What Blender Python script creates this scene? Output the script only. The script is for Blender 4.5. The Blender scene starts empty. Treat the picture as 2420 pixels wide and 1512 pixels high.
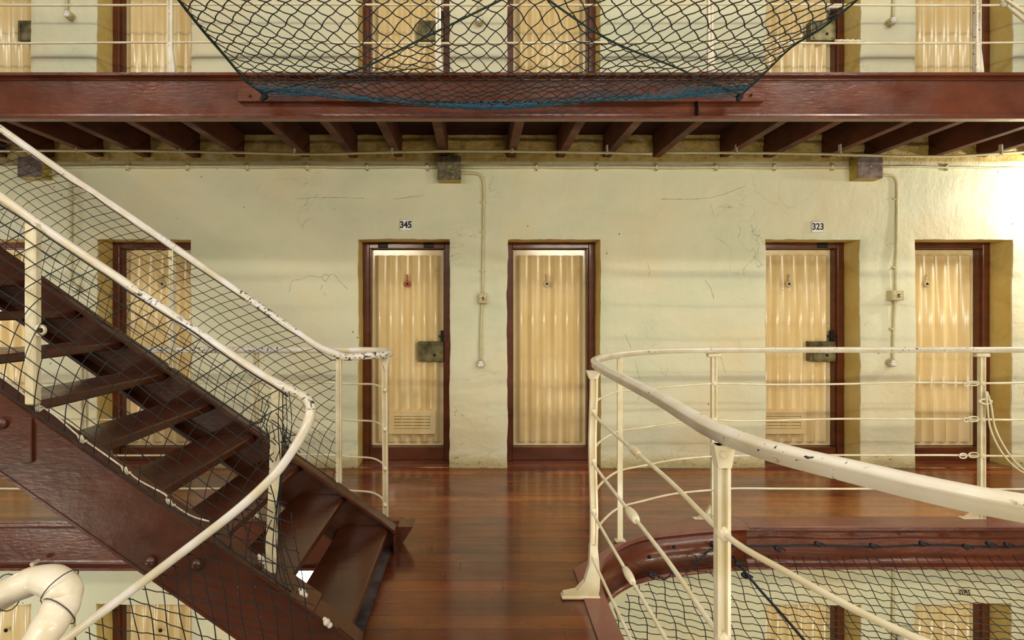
import bpy, math, random
from mathutils import Vector, noise
random.seed(7)
D = bpy.data
COL = bpy.context.scene.collection
R = math.radians
# ---------------------------------------------------------------- camera
# the lens looks straight at the cell wall; picture frame 2420 x 1512
F, CX, CY, EYE = 1212.0, 1122.0, 722.0, 1.42
cam = D.objects.new('camera', D.cameras.new('camera')); COL.objects.link(cam)
cam.location = (0, 0, EYE); cam.rotation_euler = (R(90), 0, 0)
cam.data.sensor_fit = 'HORIZONTAL'; cam.data.sensor_width = 36
cam.data.lens = 36 * F / 2420
cam.data.shift_x = (1210 - CX) / 2420; cam.data.shift_y = (CY - 756) / 2420
cam.data.clip_start = 0.02; cam.data.clip_end = 60
bpy.context.scene.camera = cam
vs = bpy.context.scene.view_settings
vs.view_transform = 'Standard'; vs.look = 'None'; vs.exposure = -0.1; vs.gamma = 1.0
vs.use_curve_mapping = False
# ---------------------------------------------------------------- daylight of the hall: cool from the roof lantern, warm and weak from below
W = D.worlds.new('hall'); bpy.context.scene.world = W; W.use_nodes = True
wn = W.node_tree.nodes; wl = W.node_tree.links
bg = wn['Background']
tc = wn.new('ShaderNodeTexCoord'); sx = wn.new('ShaderNodeSeparateXYZ'); cr = wn.new('ShaderNodeValToRGB')
mr = wn.new('ShaderNodeMapRange'); mr.inputs[1].default_value = -1; mr.inputs[2].default_value = 1
wl.new(tc.outputs['Generated'], sx.inputs[0]); wl.new(sx.outputs[2], mr.inputs[0]); wl.new(mr.outputs[0], cr.inputs[0])
e = cr.color_ramp.elements
e[0].position = 0.0; e[0].color = (0.42, 0.38, 0.28, 1)
e[1].position = 1.0; e[1].color = (1.25, 1.25, 1.45, 1)
m = cr.color_ramp.elements.new(0.45); m.color = (0.24, 0.20, 0.13, 1)
m = cr.color_ramp.elements.new(0.72); m.color = (0.46, 0.42, 0.36, 1)
wl.new(cr.outputs[0], bg.inputs[0]); bg.inputs[1].default_value = 0.62

def lamp(name, kind, loc, power, color, size=None, size_y=None, target=None, radius=None):
    l = D.lights.new(name, kind); l.energy = power; l.color = color
    if kind == 'AREA':
        l.shape = 'RECTANGLE'; l.size = size; l.size_y = size_y
    if radius is not None: l.shadow_soft_size = radius
    o = D.objects.new(name, l); COL.objects.link(o); o.location = loc
    if target is not None:
        o.rotation_euler = (Vector(target) - Vector(loc)).to_track_quat('-Z', 'Y').to_euler()
    return o
WARM = (1.0, 0.91, 0.74)
# rows of tube lamps on the gallery across the void (behind the photographer)
for x_, p_ in ((-6.0, 75), (-2.2, 45), (1.8, 55), (5.9, 120)):
    lamp('tube_lamp_top', 'AREA', (x_, -1.5, 6.3), p_, (1, .95, .84), 1.6, 0.08, (x_ * .55, 4.49, 1.6))
for x_, p_ in ((-5.2, 48), (-2.0, 62), (2.0, 66), (5.2, 66)):
    lamp('tube_lamp_middle', 'AREA', (x_, -1.5, 2.66), p_, WARM, 1.5, 0.06, (x_ * .6, 4.49, 0.9))
for x_, p_ in ((-6.0, 80), (1.6, 55), (3.6, 50), (6.0, 62)):
    lamp('tube_lamp_bottom', 'AREA', (x_, -1.5, -1.4), p_ * .95, (1, .92, .76), 1.5, 0.06, (x_ * .6, 4.49, 1.4))
# lamp under the gallery just past the right edge
lamp('gallery_lamp', 'POINT', (5.25, 4.0, 2.42), 95, (1, .94, .82), radius=0.09)
lamp('gallery_lamp_left', 'POINT', (-5.2, 3.9, 1.5), 38, (.95, .97, 1), radius=0.12)
lamp('lower_lamp', 'POINT', (-4.2, 3.2, -1.3), 30, (.92, .96, 1), radius=0.12)
lamp('lower_lamp_right', 'POINT', (3.2, 2.0, -1.9), 26, (.95, 1, .72), radius=0.12)

# ---------------------------------------------------------------- helpers
def at(px, py, Y): return Vector(((px - CX) * Y / F, Y, EYE - (py - CY) * Y / F))
def on_floor(px, py, z=0.0):
    Y = F * (EYE - z) / (py - CY); return Vector(((px - CX) * Y / F, Y, z))
def lin(h):
    h = h.lstrip('#'); c = [int(h[i:i + 2], 16) / 255 for i in (0, 2, 4)]
    return tuple((v / 12.92 if v <= .04045 else ((v + .055) / 1.055) ** 2.4) for v in c) + (1,)
def cat(pts, n=6):
    pts = [Vector(p) for p in pts]; out = []
    P = [pts[0] * 2 - pts[1]] + pts + [pts[-1] * 2 - pts[-2]]
    for i in range(1, len(P) - 2):
        for k in range(n):
            t = k / n; a, b, c, d = P[i - 1:i + 3]
            out.append(.5 * ((2 * b) + (c - a) * t + (2 * a - 5 * b + 4 * c - d) * t * t + (3 * b - a - 3 * c + d) * t ** 3))
    out.append(pts[-1]); return out

class MB:
    def __init__(s): s.v = []; s.f = []; s.m = []; s.sm = []
    def add(s, vs, fs, mi=0, smooth=False):
        b = len(s.v); s.v += [Vector(q) for q in vs]
        for f in fs: s.f.append([b + i for i in f]); s.m.append(mi); s.sm.append(smooth)
        return s
    def box(s, x0, x1, y0, y1, z0, z1, mi=0, c=0.0):
        if c <= 0:
            v = [(x, y, z) for x in (x0, x1) for y in (y0, y1) for z in (z0, z1)]
            return s.add(v, [(0, 1, 3, 2), (4, 6, 7, 5), (0, 4, 5, 1), (2, 3, 7, 6), (0, 2, 6, 4), (1, 5, 7, 3)], mi)
        # chamfered box: 24 corner points
        X = (x0, x1); Y = (y0, y1); Z = (z0, z1); v = []; idx = {}
        for i in (0, 1):
            for j in (0, 1):
                for k in (0, 1):
                    sx_, sy_, sz_ = (1, -1)[i] * c, (1, -1)[j] * c, (1, -1)[k] * c
                    for a, q in enumerate(((X[i], Y[j] + sy_, Z[k] + sz_), (X[i] + sx_, Y[j], Z[k] + sz_), (X[i] + sx_, Y[j] + sy_, Z[k]))):
                        idx[i, j, k, a] = len(v); v.append(q)
        f = []
        for i in (0, 1):
            f.append([idx[i, j, k, 0] for j, k in ((0, 0), (0, 1), (1, 1), (1, 0))])
            f.append([idx[j, i, k, 1] for j, k in ((0, 0), (0, 1), (1, 1), (1, 0))])
            f.append([idx[j, k, i, 2] for j, k in ((0, 0), (0, 1), (1, 1), (1, 0))])
        for p in (0, 1):
            for q in (0, 1):
                f.append([idx[0, p, q, 1], idx[1, p, q, 1], idx[1, p, q, 2], idx[0, p, q, 2]])
                f.append([idx[p, 0, q, 0], idx[p, 1, q, 0], idx[p, 1, q, 2], idx[p, 0, q, 2]])
                f.append([idx[p, q, 0, 0], idx[p, q, 1, 0], idx[p, q, 1, 1], idx[p, q, 0, 1]])
        for i in (0, 1):
            for j in (0, 1):
                for k in (0, 1): f.append([idx[i, j, k, a] for a in (0, 1, 2)])
        return s.add(v, f, mi)
    def sweep(s, path, prof, up=(0, 0, 1), mi=0, smooth=True, cap=True, closed=False, scale=None):
        path = [Vector(p) for p in path]; n = len(path); k = len(prof); v = []; up = Vector(up)
        for i, p in enumerate(path):
            a = path[i - 1] if (i > 0 or closed) else p
            b = path[(i + 1) % n] if (i < n - 1 or closed) else p
            t = (b - a).normalized(); side = t.cross(up)
            if side.length < 1e-4: side = t.cross(Vector((0, 1, 0)))
            side.normalize(); u2 = side.cross(t).normalized()
            sc = scale(i / (n - 1)) if scale else 1
            for (x, y) in prof: v.append(p + (side * x + u2 * y) * sc)
        f = []
        for i in range(n if closed else n - 1):
            j = (i + 1) % n
            for q in range(k): f.append((i * k + q, i * k + (q + 1) % k, j * k + (q + 1) % k, j * k + q))
        s.add(v, f, mi, smooth)
        if cap and not closed:
            b = len(s.v) - len(v)
            s.f += [[b + q for q in range(k)][::-1], [b + (n - 1) * k + q for q in range(k)]]
            s.m += [mi, mi]; s.sm += [False, False]
        return s
    def tube(s, path, r, sides=8, mi=0, up=(0, 0, 1)):
        return s.sweep(path, [(r * math.cos(2 * math.pi * q / sides), r * math.sin(2 * math.pi * q / sides)) for q in range(sides)], up, mi)
    def disc(s, c, r, h, axis='y', sides=20, mi=0, dome=0.0):
        c = Vector(c); ax = {'x': Vector((1, 0, 0)), 'y': Vector((0, -1, 0)), 'z': Vector((0, 0, 1))}[axis] if isinstance(axis, str) else Vector(axis).normalized()
        u = ax.orthogonal().normalized(); w = ax.cross(u); v = []; rings = [(r, 0), (r, h * .8), (r * .88, h)]
        if dome: rings = [(r, 0), (r * .95, dome * .35), (r * .7, dome * .75), (r * .3, dome)]
        for rr, hh in rings:
            for q in range(sides):
                a = 2 * math.pi * q / sides; v.append(c + u * rr * math.cos(a) + w * rr * math.sin(a) + ax * hh)
        f = []
        for i in range(len(rings) - 1):
            for q in range(sides): f.append((i * sides + q, i * sides + (q + 1) % sides, (i + 1) * sides + (q + 1) % sides, (i + 1) * sides + q))
        f.append([(len(rings) - 1) * sides + q for q in range(sides)]); f.append([q for q in range(sides)][::-1])
        return s.add(v, f, mi, bool(dome))
    def extrude(s, poly, axis, a, b, mi=0):
        # poly in the two other axes; axis 0 -> (y,z), 1 -> (x,z), 2 -> (x,y)
        def mk(p, t):
            q = list(p); q.insert(axis, t); return q
        n = len(poly); v = [mk(p, a) for p in poly] + [mk(p, b) for p in poly]
        f = [[i for i in range(n)][::-1], [n + i for i in range(n)]] + [(i, (i + 1) % n, n + (i + 1) % n, n + i) for i in range(n)]
        return s.add(v, f, mi)
    def build(s, name, mats, parent=None, label=None, fix=True):
        me = D.meshes.new(name); off = parent_world(parent)
        me.from_pydata([tuple(q - off) for q in s.v], [], s.f)
        for mt in (mats if isinstance(mats, (list, tuple)) else [mats]): me.materials.append(mt)
        me.polygons.foreach_set('material_index', s.m); me.polygons.foreach_set('use_smooth', s.sm)
        me.update()
        if fix:
            import bmesh
            bm = bmesh.new(); bm.from_mesh(me); bmesh.ops.recalc_face_normals(bm, faces=bm.faces); bm.to_mesh(me); bm.free()
        o = D.objects.new(name, me); COL.objects.link(o); o.parent = parent
        if label: o['label'] = label
        return o
def parent_world(p):
    v = Vector((0, 0, 0))
    while p is not None: v += Vector(p.location); p = p.parent
    return v
def tag(o, label=None, cat_=None, group=None, kind=None):
    if label: o['label'] = label
    if cat_: o['category'] = cat_
    if group: o['group'] = group
    if kind: o['kind'] = kind
    return o
def empty(name, loc, label=None, cat_=None, group=None, kind=None):
    o = D.objects.new(name, None); COL.objects.link(o); o.location = loc; o.empty_display_size = .1
    return tag(o, label, cat_, group, kind)
def dup(root, loc, label, group=None):
    r = root.copy(); COL.objects.link(r); r.location = loc; r['label'] = label
    if group: r['group'] = group
    for ch in list(root.children):
        c = ch.copy(); COL.objects.link(c); c.parent = r
        for g in list(ch.children):
            q = g.copy(); COL.objects.link(q); q.parent = c
    return r

# ---------------------------------------------------------------- materials
class Mat:
    def __init__(s, name, rough=.5, spec=.5, metal=0, coat=0):
        s.m = D.materials.new(name); s.m.use_nodes = True; s.n = s.m.node_tree.nodes; s.l = s.m.node_tree.links
        s.b = s.n['Principled BSDF']; s.b.inputs['Roughness'].default_value = rough
        s.b.inputs['Specular IOR Level'].default_value = spec; s.b.inputs['Metallic'].default_value = metal
        s.b.inputs['Coat Weight'].default_value = coat; s.b.inputs['Coat Roughness'].default_value = .12
        t = s.n.new('ShaderNodeTexCoord'); s.co = t.outputs['Object']
    def pos(s):
        g = s.n.new('ShaderNodeNewGeometry'); return g.outputs['Position']
    def mapping(s, scale, src=None):
        m_ = s.n.new('ShaderNodeMapping'); m_.inputs['Scale'].default_value = scale if isinstance(scale, tuple) else (scale,) * 3
        s.l.new(src or s.co, m_.inputs['Vector']); return m_.outputs[0]
    def noise(s, scale, detail=4, src=None, rough=.55, dist=0):
        t = s.n.new('ShaderNodeTexNoise'); t.inputs['Scale'].default_value = 1
        t.inputs['Detail'].default_value = detail; t.inputs['Roughness'].default_value = rough; t.inputs['Distortion'].default_value = dist
        s.l.new(s.mapping(scale, src), t.inputs['Vector']); return t.outputs['Fac']
    def voro(s, scale, feature='F1', src=None):
        t = s.n.new('ShaderNodeTexVoronoi'); t.feature = feature; t.inputs['Scale'].default_value = 1
        s.l.new(s.mapping(scale, src), t.inputs['Vector']); return t.outputs['Distance']
    def ramp(s, fac, stops, interp='LINEAR'):
        r = s.n.new('ShaderNodeValToRGB'); r.color_ramp.interpolation = interp
        els = r.color_ramp.elements
        while len(els) > 1: els.remove(els[-1])
        els[0].position = stops[0][0]; els[0].color = stops[0][1]
        for p, c in stops[1:]: els.new(p).color = c
        s.l.new(fac, r.inputs[0]); return r.outputs[0]
    def mix(s, fac, a, b, mode='MIX'):
        m_ = s.n.new('ShaderNodeMix'); m_.data_type = 'RGBA'; m_.blend_type = mode
        for sock, val in ((m_.inputs['Factor'], fac), (m_.inputs['A'], a), (m_.inputs['B'], b)):
            if isinstance(val, (float, int, tuple)): sock.default_value = val
            else: s.l.new(val, sock)
        return m_.outputs['Result']
    def math(s, op, a, b=None, c=None):
        m_ = s.n.new('ShaderNodeMath'); m_.operation = op
        for i, val in enumerate((a, b, c)):
            if val is None: continue
            if isinstance(val, (float, int)): m_.inputs[i].default_value = val
            else: s.l.new(val, m_.inputs[i])
        return m_.outputs[0]
    def mask(s, fac, lo, hi):
        m_ = s.n.new('ShaderNodeMapRange'); m_.inputs[1].default_value = lo; m_.inputs[2].default_value = hi
        s.l.new(fac, m_.inputs[0]); return m_.outputs[0]
    def sep(s, src): 
        q = s.n.new('ShaderNodeSeparateXYZ'); s.l.new(src, q.inputs[0]); return q.outputs
    def col(s, c):
        if isinstance(c, tuple): s.b.inputs['Base Color'].default_value = c
        else: s.l.new(c, s.b.inputs['Base Color'])
        return s
    def bump(s, h, strength=.3, dist=.01):
        b_ = s.n.new('ShaderNodeBump'); b_.inputs['Strength'].default_value = strength; b_.inputs['Distance'].default_value = dist
        s.l.new(h, b_.inputs['Height'])
        if s.b.inputs['Normal'].links: s.l.new(s.b.inputs['Normal'].links[0].from_socket, b_.inputs['Normal'])
        s.l.new(b_.outputs[0], s.b.inputs['Normal']); return s
    def rough(s, v): s.l.new(v, s.b.inputs['Roughness']); return s
BLK = (0, 0, 0, 1); WHT = (1, 1, 1, 1)

def m_wall():
    s = Mat('limewashed_plaster', .62, .35)
    big = s.noise(1.1, 3); c = s.ramp(big, [(.32, lin('#D3D2B0')), (.5, lin('#DAD6B6')), (.68, lin('#DDD0A8'))])
    c = s.mix(s.mask(s.noise((.6, 1, 1.6), 4, rough=.7), .52, .8), c, lin('#C8CDAE'))
    P = s.sep(s.pos()); z = P[2]
    edge = s.noise(4.5, 6, rough=.7)
    # wall turns yellower and rougher near the joists (each storey repeats)
    zz = s.math('ADD', z, s.math('MULTIPLY', edge, .05))
    joist_band = s.math('MULTIPLY', s.mask(zz, 2.685, 2.71), s.mask(zz, 2.99, 2.97))
    yel = s.ramp(s.noise(9, 6, rough=.7), [(.3, lin('#A8873F')), (.5, lin('#CFB062')), (.7, lin('#E0CB92'))])
    c = s.mix(joist_band, c, yel)
    # scuffed, yellowed foot of the wall
    zf = s.math('ADD', z, s.math('MULTIPLY', edge, -.16))
    foot = s.math('MULTIPLY', s.mask(zf, .06, -.04), s.mask(z, -.1, -.05))
    c = s.mix(s.math('MULTIPLY', foot, .7), c, lin('#CDB673'))
    # pits and chips
    pit = s.mask(s.voro(6.0), .05, .03); gate = s.mask(s.noise(1.7, 2), .46, .56)
    chips = s.math('MULTIPLY', s.math('MULTIPLY', s.mask(s.noise(38, 3), .66, .7), foot), .9)
    dark = s.math('MAXIMUM', s.math('MULTIPLY', pit, gate), chips)
    # hairline cracks
    cr_ = s.mask(s.noise((2.2, 2.2, 2.2), 5, dist=1.4), .497, .5)
    cr2 = s.mask(s.noise((2.2, 2.2, 2.2), 5, dist=1.4), .503, .5)
    crack = s.math('MULTIPLY', s.math('MULTIPLY', cr_, cr2), s.mask(s.noise(1.4, 1), .6, .68))
    c = s.mix(s.math('MULTIPLY', dark, .85), c, lin('#4A3A22'))
    c = s.mix(s.math('MULTIPLY', crack, .55), c, lin('#6E6446'))
    s.col(c)
    s.bump(s.noise((3, 3, 3), 3), .5, .03)
    s.bump(s.noise((22, 22, 30), 5, rough=.65), .5, .008)
    s.bump(s.noise((6, 6, 3), 5, rough=.65), .6, .022); s.bump(s.voro(5.0, 'SMOOTH_F1'), .25, .02)
    band_bump = s.math('MULTIPLY', s.noise(14, 6, rough=.75), s.math('MAXIMUM', joist_band, foot)); s.bump(band_bump, .9, .035)
    s.bump(s.math('MULTIPLY', s.math('MAXIMUM', dark, crack), -1.0), .6, .006)
    return s.m
def m_reveal():
    s = Mat('ochre_reveal_paint', .6, .35)
    s.col(s.ramp(s.noise(2.4, 5, rough=.65), [(.3, lin('#C4A858')), (.55, lin('#D4BE76')), (.75, lin('#DACA8C'))]))
    s.bump(s.noise(14, 5, rough=.65), .5, .012); return s.m
def m_brown(name, base, dark, rough=.3, coat=.35, bump=.25, spots=0):
    s = Mat(name, rough, .5, 0, coat)
    c = s.ramp(s.noise((3, 3, 6), 5, rough=.6), [(.3, lin(dark)), (.65, lin(base))])
    if spots:
        v = s.math('MULTIPLY', s.mask(s.voro(26), .06, .03), s.mask(s.noise(1.6, 2), .56, .64))
        c = s.mix(v, c, lin('#D9C8B6'))
    s.col(c); s.bump(s.noise((14, 60, 60), 4), bump, .004); s.bump(s.noise(9, 4), bump, .008)
    s.rough(s.mask(s.noise(4, 4), -.3 + 0, 2.2) if False else s.ramp(s.noise(5, 4), [(.3, (rough * .7,) * 3 + (1,)), (.7, (rough * 1.3,) * 3 + (1,))]))
    return s.m
def m_cream_door():
    s = Mat('cream_enamel', .2, .5, 0, .4)
    c = s.ramp(s.noise((6, 6, 1.2), 4), [(.3, lin('#E2C588')), (.6, lin('#EDD8A6'))])
    P = s.sep(s.co)
    low = s.math('MULTIPLY', s.mask(s.noise((9, 9, 5), 5, rough=.7), .6, .75), .35)
    c = s.mix(low, c, lin('#B98B45')); s.col(c); s.bump(s.noise((40, 40, 6), 3), .12, .002); return s.m
def m_rail(name='cream_rail_paint', chips=.62, base='#E2D9C4', low='#D3C6A6'):
    s = Mat(name, .3, .5, 0, .3)
    c = s.ramp(s.noise(7, 4), [(.35, lin(low)), (.62, lin(base))])
    ch = s.math('MULTIPLY', s.mask(s.noise((55, 55, 70), 4, rough=.6), chips, chips + .02), s.mask(s.noise(3.4, 1), .52, .57))
    c = s.mix(ch, c, lin('#33241C')); s.col(c)
    s.bump(s.noise(40, 4), .2, .003); return s.m
def m_floor():
    s = Mat('varnished_floorboards', .3, .5, 0, .5)
    P = s.sep(s.pos())
    yb = s.math('DIVIDE', P[1], .098); idx = s.math('FLOOR', yb); fr = s.math('FRACT', yb)
    cmb = s.n.new('ShaderNodeCombineXYZ'); s.l.new(idx, cmb.inputs[0]); 
    off = s.n.new('ShaderNodeTexWhiteNoise'); off.noise_dimensions = '3D'; s.l.new(cmb.outputs[0], off.inputs['Vector'])
    xs = s.math('ADD', P[0], s.math('MULTIPLY', off.outputs['Value'], 3.4))
    xi = s.math('FLOOR', s.math('DIVIDE', xs, 3.4)); s.l.new(xi, cmb.inputs[1])
    c2 = s.n.new('ShaderNodeCombineXYZ'); s.l.new(idx, c2.inputs[0]); s.l.new(xi, c2.inputs[1])
    rnd = s.n.new('ShaderNodeTexWhiteNoise'); rnd.noise_dimensions = '3D'; s.l.new(c2.outputs[0], rnd.inputs['Vector'])
    g = s.noise((2.0, 26, 4), 6, s.pos(), .65, .4)
    c = s.ramp(g, [(.28, lin('#43160A')), (.5, lin('#7A3413')), (.7, lin('#AA5E26'))])
    tint = s.ramp(rnd.outputs['Value'], [(0, lin('#4E2412')), (.3, lin('#8A4820')), (.5, lin('#6A3014')), (.72, lin('#A5602C')), (.9, lin('#5E2A12')), (1, lin('#C2601E'))])
    c = s.mix(.6, c, tint)
    # darker and redder towards the bridge; paler boards by the right-hand cells
    br = s.math('MULTIPLY', s.mask(P[1], 3.6, 2.9), 1.0)
    c = s.mix(s.math('MULTIPLY', br, .62), c, lin('#4A1A0C'))
    pale = s.math('MULTIPLY', s.mask(P[0], .9, 2.6), s.mask(P[1], 3.9, 3.55)); c = s.mix(s.math('MULTIPLY', pale, .35), c, lin('#C68A4E'))
    dirt = s.mask(s.noise((1.5, 3.2, 1), 5, s.pos(), .65), .46, .64)
    c = s.mix(s.math('MULTIPLY', dirt, .6), c, lin('#2E150B'))
    speck = s.math('MULTIPLY', s.mask(s.voro((30, 30, 30), src=s.pos()), .07, .03), s.mask(s.noise(2.3, 2, s.pos()), .55, .62))
    c = s.mix(speck, c, lin('#C9B09A'))
    gap = s.math('MAXIMUM', s.mask(fr, .028, .012), s.mask(fr, .975, .99))
    fx = s.math('FRACT', s.math('DIVIDE', xs, 3.4)); gap = s.math('MAXIMUM', gap, s.mask(fx, .0015, .0006))
    c = s.mix(s.math('MULTIPLY', gap, .85), c, lin('#1E0C06')); s.col(c)
    s.rough(s.ramp(s.noise((2, 9, 2), 5, s.pos(), .6), [(.3, (.14,) * 3 + (1,)), (.7, (.36,) * 3 + (1,))]))
    s.bump(s.math('MULTIPLY', gap, -1.0), .6, .004); s.bump(s.noise((3, 40, 5), 5, s.pos()), .15, .003); return s.m
def m_simple(name, c1, c2=None, rough=.5, metal=0, scale=20, bump=.2, coat=0):
    s = Mat(name, rough, .5, metal, coat)
    s.col(s.ramp(s.noise(scale, 4), [(.35, lin(c2 or c1)), (.65, lin(c1))])); s.bump(s.noise(scale * 2, 3), bump, .003); return s.m
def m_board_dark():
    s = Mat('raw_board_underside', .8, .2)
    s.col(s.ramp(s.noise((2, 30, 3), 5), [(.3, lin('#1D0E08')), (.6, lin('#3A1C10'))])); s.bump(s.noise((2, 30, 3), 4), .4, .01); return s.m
def m_plate():
    s = Mat('mottled_steel_plate', .5, .5, .25)
    c = s.ramp(s.noise(24, 6, rough=.75), [(.32, lin('#2A2613')), (.5, lin('#5A5238')), (.68, lin('#85785F'))])
    s.col(c); s.bump(s.noise(50, 4), .3, .003); return s.m

M = dict(crack=m_simple('crack_shadowed_grit', '#6A5C3C', '#4E4228', .9), wall=m_wall(), reveal=m_reveal(),
    frame=m_brown('brown_frame_paint', '#6C3210', '#472009', .38, .15),
    beam=m_brown('brown_beam_gloss', '#693319', '#50230F', .27, .2, .28, 1),
    stair=m_brown('brown_stair_gloss', '#4E2614', '#391A0B', .3, .18, .25, 1),
    joist=m_brown('brown_joist_paint', '#64300F', '#3C1A08', .7, 0, .3),
    kerb=m_brown('sky_sheen_kerb_brown', '#80503F', '#6C3E32', .34, .2, .4, 1),  # brown kerb with the mauve roof-light reflection put into its colour
    door=m_cream_door(), rail=m_rail(), rail2=m_rail('worn_stair_rail_paint', .56, '#DDD6CC', '#CDBF9C'),
    post=m_simple('cream_post_paint', '#E0D6B8', '#CEBE93', .35, 0, 9, .2, .2),
    pipe=m_simple('cream_conduit_paint', '#CFC69A', '#BFB384', .45, 0, 12, .2),
    floor=m_floor(), under=m_board_dark(),
    plate=m_plate(), boxside=m_simple('yellow_box_paint', '#B09A3C', '#8F7826', .5, 0, 12, .3),
    lock=m_simple('worn_brass_lock', '#8A8058', '#4A4428', .38, .5, 9, .25),
    black=m_simple('black_iron_and_gaps', '#151210', '#0A0908', .5, .3, 20, .1),
    signw=m_simple('white_sign', '#EDEBE6', '#E4E1DA', .35, 0, 6, .03), ink=m_simple('black_ink', '#15130F', '#0E0D0B', .6, 0, 30, 0),
    net=m_simple('black_twine', '#17130F', '#0D0B09', .75, 0, 60, .3),
    netg=m_simple('dark_green_twine', '#1E221A', '#12130F', .6, 0, 60, .3),
    neta=m_simple('lit_blue_green_twine', '#1F6A86', '#123F4C', .5, 0, 50, .3),  # lit copy of the catch net twine, light in the colour
    ropeg=m_simple('green_rope', '#1E3A30', '#12221C', .6, 0, 60, .5),
    ropeb=m_simple('navy_rope', '#10111A', '#090A10', .6, 0, 60, .5),
    cord=m_simple('white_cord', '#DCD3C0', '#B8AC93', .7, 0, 60, .4),
    butt=m_simple('bakelite_button', '#CFC29C', '#A58E63', .45, 0, 40, .3),
    red=m_simple('red_painted_tag', '#C0522A', '#A03A1C', .45, 0, 30, .2),
    concrete=m_simple('pale_stone_floor', '#9A927E', '#857C68', .7, 0, 3, .2),
    wrap=m_simple('taped_rail', '#E3DAC4', '#CDBB94', .4, 0, 6, .3, .2),
    dust=m_simple('dusty_sill', '#5C4A46', '#2A1D1A', .8, 0, 7, .4))
em = D.materials.new('lit_lens'); em.use_nodes = True
em.node_tree.nodes['Principled BSDF'].inputs['Emission Color'].default_value = (1, .9, .7, 1)
em.node_tree.nodes['Principled BSDF'].inputs['Emission Strength'].default_value = 30; M['lens'] = em

# ---------------------------------------------------------------- the setting
YW = 4.49; SW = F / YW                    # cell wall plane
YB = 3.39; SB = F / YB                    # gallery edge beams
ZU, ZL = 2.95, -3.2                       # gallery above, hall floor below
wx = lambda px: (px - CX) / SW
wz = lambda py: EYE - (py - CY) / SW
OPEN = [(-165, 70), (226, 450), (845, 1063), (1199, 1420), (1811, 2036), (2165, 2396)]
OPEN = [(wx(a), wx(b)) for a, b in OPEN]
OPEN = [(-5.65, -4.82)] + OPEN + [(5.55, 6.4)]
STOREY = [(ZL, ZL + 2.005), (0.0, 2.0), (ZU, ZU + 2.0)]

def nz(x, z, s, seed): return noise.noise(Vector((x * s + seed, z * s, seed * 3.1)))
def jit(x, z, e=1.0):
    joist_band = max(0, 1 - abs(z - 2.83) / .14); joist_band = min(1, joist_band * 2)
    return (.009 * nz(x, z, 2.1, 3) + e * .006 * nz(x, z, 9, 11) + e * .004 * nz(x, z, 23, 5),
            .012 * nz(x, z, 1.2, 7) + .006 * nz(x, z, 4.5, 2) + .0025 * nz(x, z, 14, 8) + joist_band * (.02 * nz(x, z, 8, 41) + .012 * nz(x, z, 19, 43)),
            .008 * nz(x, z, 2.3, 17) + e * .005 * nz(x, z, 10, 31) + e * .003 * nz(x, z, 25, 13))
def grid_lines(a, b, step, must):
    must = sorted(set([a, b] + must)); out = []
    for p, q in zip(must, must[1:]):
        n = max(1, round((q - p) / step)); out += [p + (q - p) * i / n for i in range(n)]
    return out + [b]
xs = grid_lines(-6.6, 7.4, .04, [v for o in OPEN for v in o])
zs = grid_lines(ZL, 5.2, .04, [v for s_ in STOREY for v in s_])
wall = MB(); vid = {}
def wv(i, j):
    if (i, j) not in vid:
        x, z = xs[i], zs[j]; d = jit(x, z); vid[i, j] = len(wall.v)
        near = min([abs(x - v) for o in OPEN for v in o])
        inz = any(a - .01 <= z <= b + .01 for a, b in STOREY)
        y = YW + d[1] + (.012 if (near < .001 and inz) else 0)
        if inz and z < a_floor(z) + .12 and near < .001: pass
        wall.v.append(Vector((x + d[0], y, z + d[2] * (0 if z <= ZL + .001 else 1))))
    return vid[i, j]
def a_floor(z): return max(a for a, b in STOREY if a <= z + .02)
def inside(x, z): return any(a < x < b for a, b in OPEN) and any(a < z < b for a, b in STOREY)
for i in range(len(xs) - 1):
    for j in range(len(zs) - 1):
        if inside((xs[i] + xs[i + 1]) / 2, (zs[j] + zs[j + 1]) / 2): continue
        wall.f.append([wv(i, j), wv(i + 1, j), wv(i + 1, j + 1), wv(i, j + 1)]); wall.m.append(0); wall.sm.append(True)
# reveals
def ix(v, L): return min(range(len(L)), key=lambda k: abs(L[k] - v))
DEP = [0, .012, .08, .15, .30]
for (xa, xb) in OPEN:
    for (za, zb) in STOREY:
        i0, i1 = ix(xa, xs), ix(xb, xs); j0, j1 = ix(za, zs), ix(min(zb, 5.2), zs)
        chain = [(i0, j) for j in range(j0, j1 + 1)]
        chains = [chain, [(i1, j) for j in range(j0, j1 + 1)][::-1], [(i, j1) for i in range(i0, i1 + 1)]]
        for ch in chains:
            b = len(wall.v)
            for (i, j) in ch:
                base = wall.v[wv(i, j)]
                for k, dd in enumerate(DEP):
                    q = base.copy(); q.y = base.y + dd + (0 if k == 0 else 0)
                    if k >= 2:
                        q.x = base.x * .3 + xs[i] * .7 + .004 * nz(xs[i] + dd * 4, zs[j], 6, 9); q.z = base.z * .3 + zs[j] * .7 + .004 * nz(xs[i] + dd * 4, zs[j], 6, 19)
                        if j == j0: q.z = zs[j]
                    wall.v.append(q)
            n = len(DEP)
            for a in range(len(ch) - 1):
                for k in range(n - 1):
                    wall.f.append([b + a * n + k, b + (a + 1) * n + k, b + (a + 1) * n + k + 1, b + a * n + k + 1])
                    wall.m.append(1 if k > 0 else 0); wall.sm.append(True)
wo = wall.build('wall_back', [M['wall'], M['reveal']], fix=False)
tag(wo, 'thick pale yellow-green limewashed cell block wall', 'wall', kind='structure')
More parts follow.
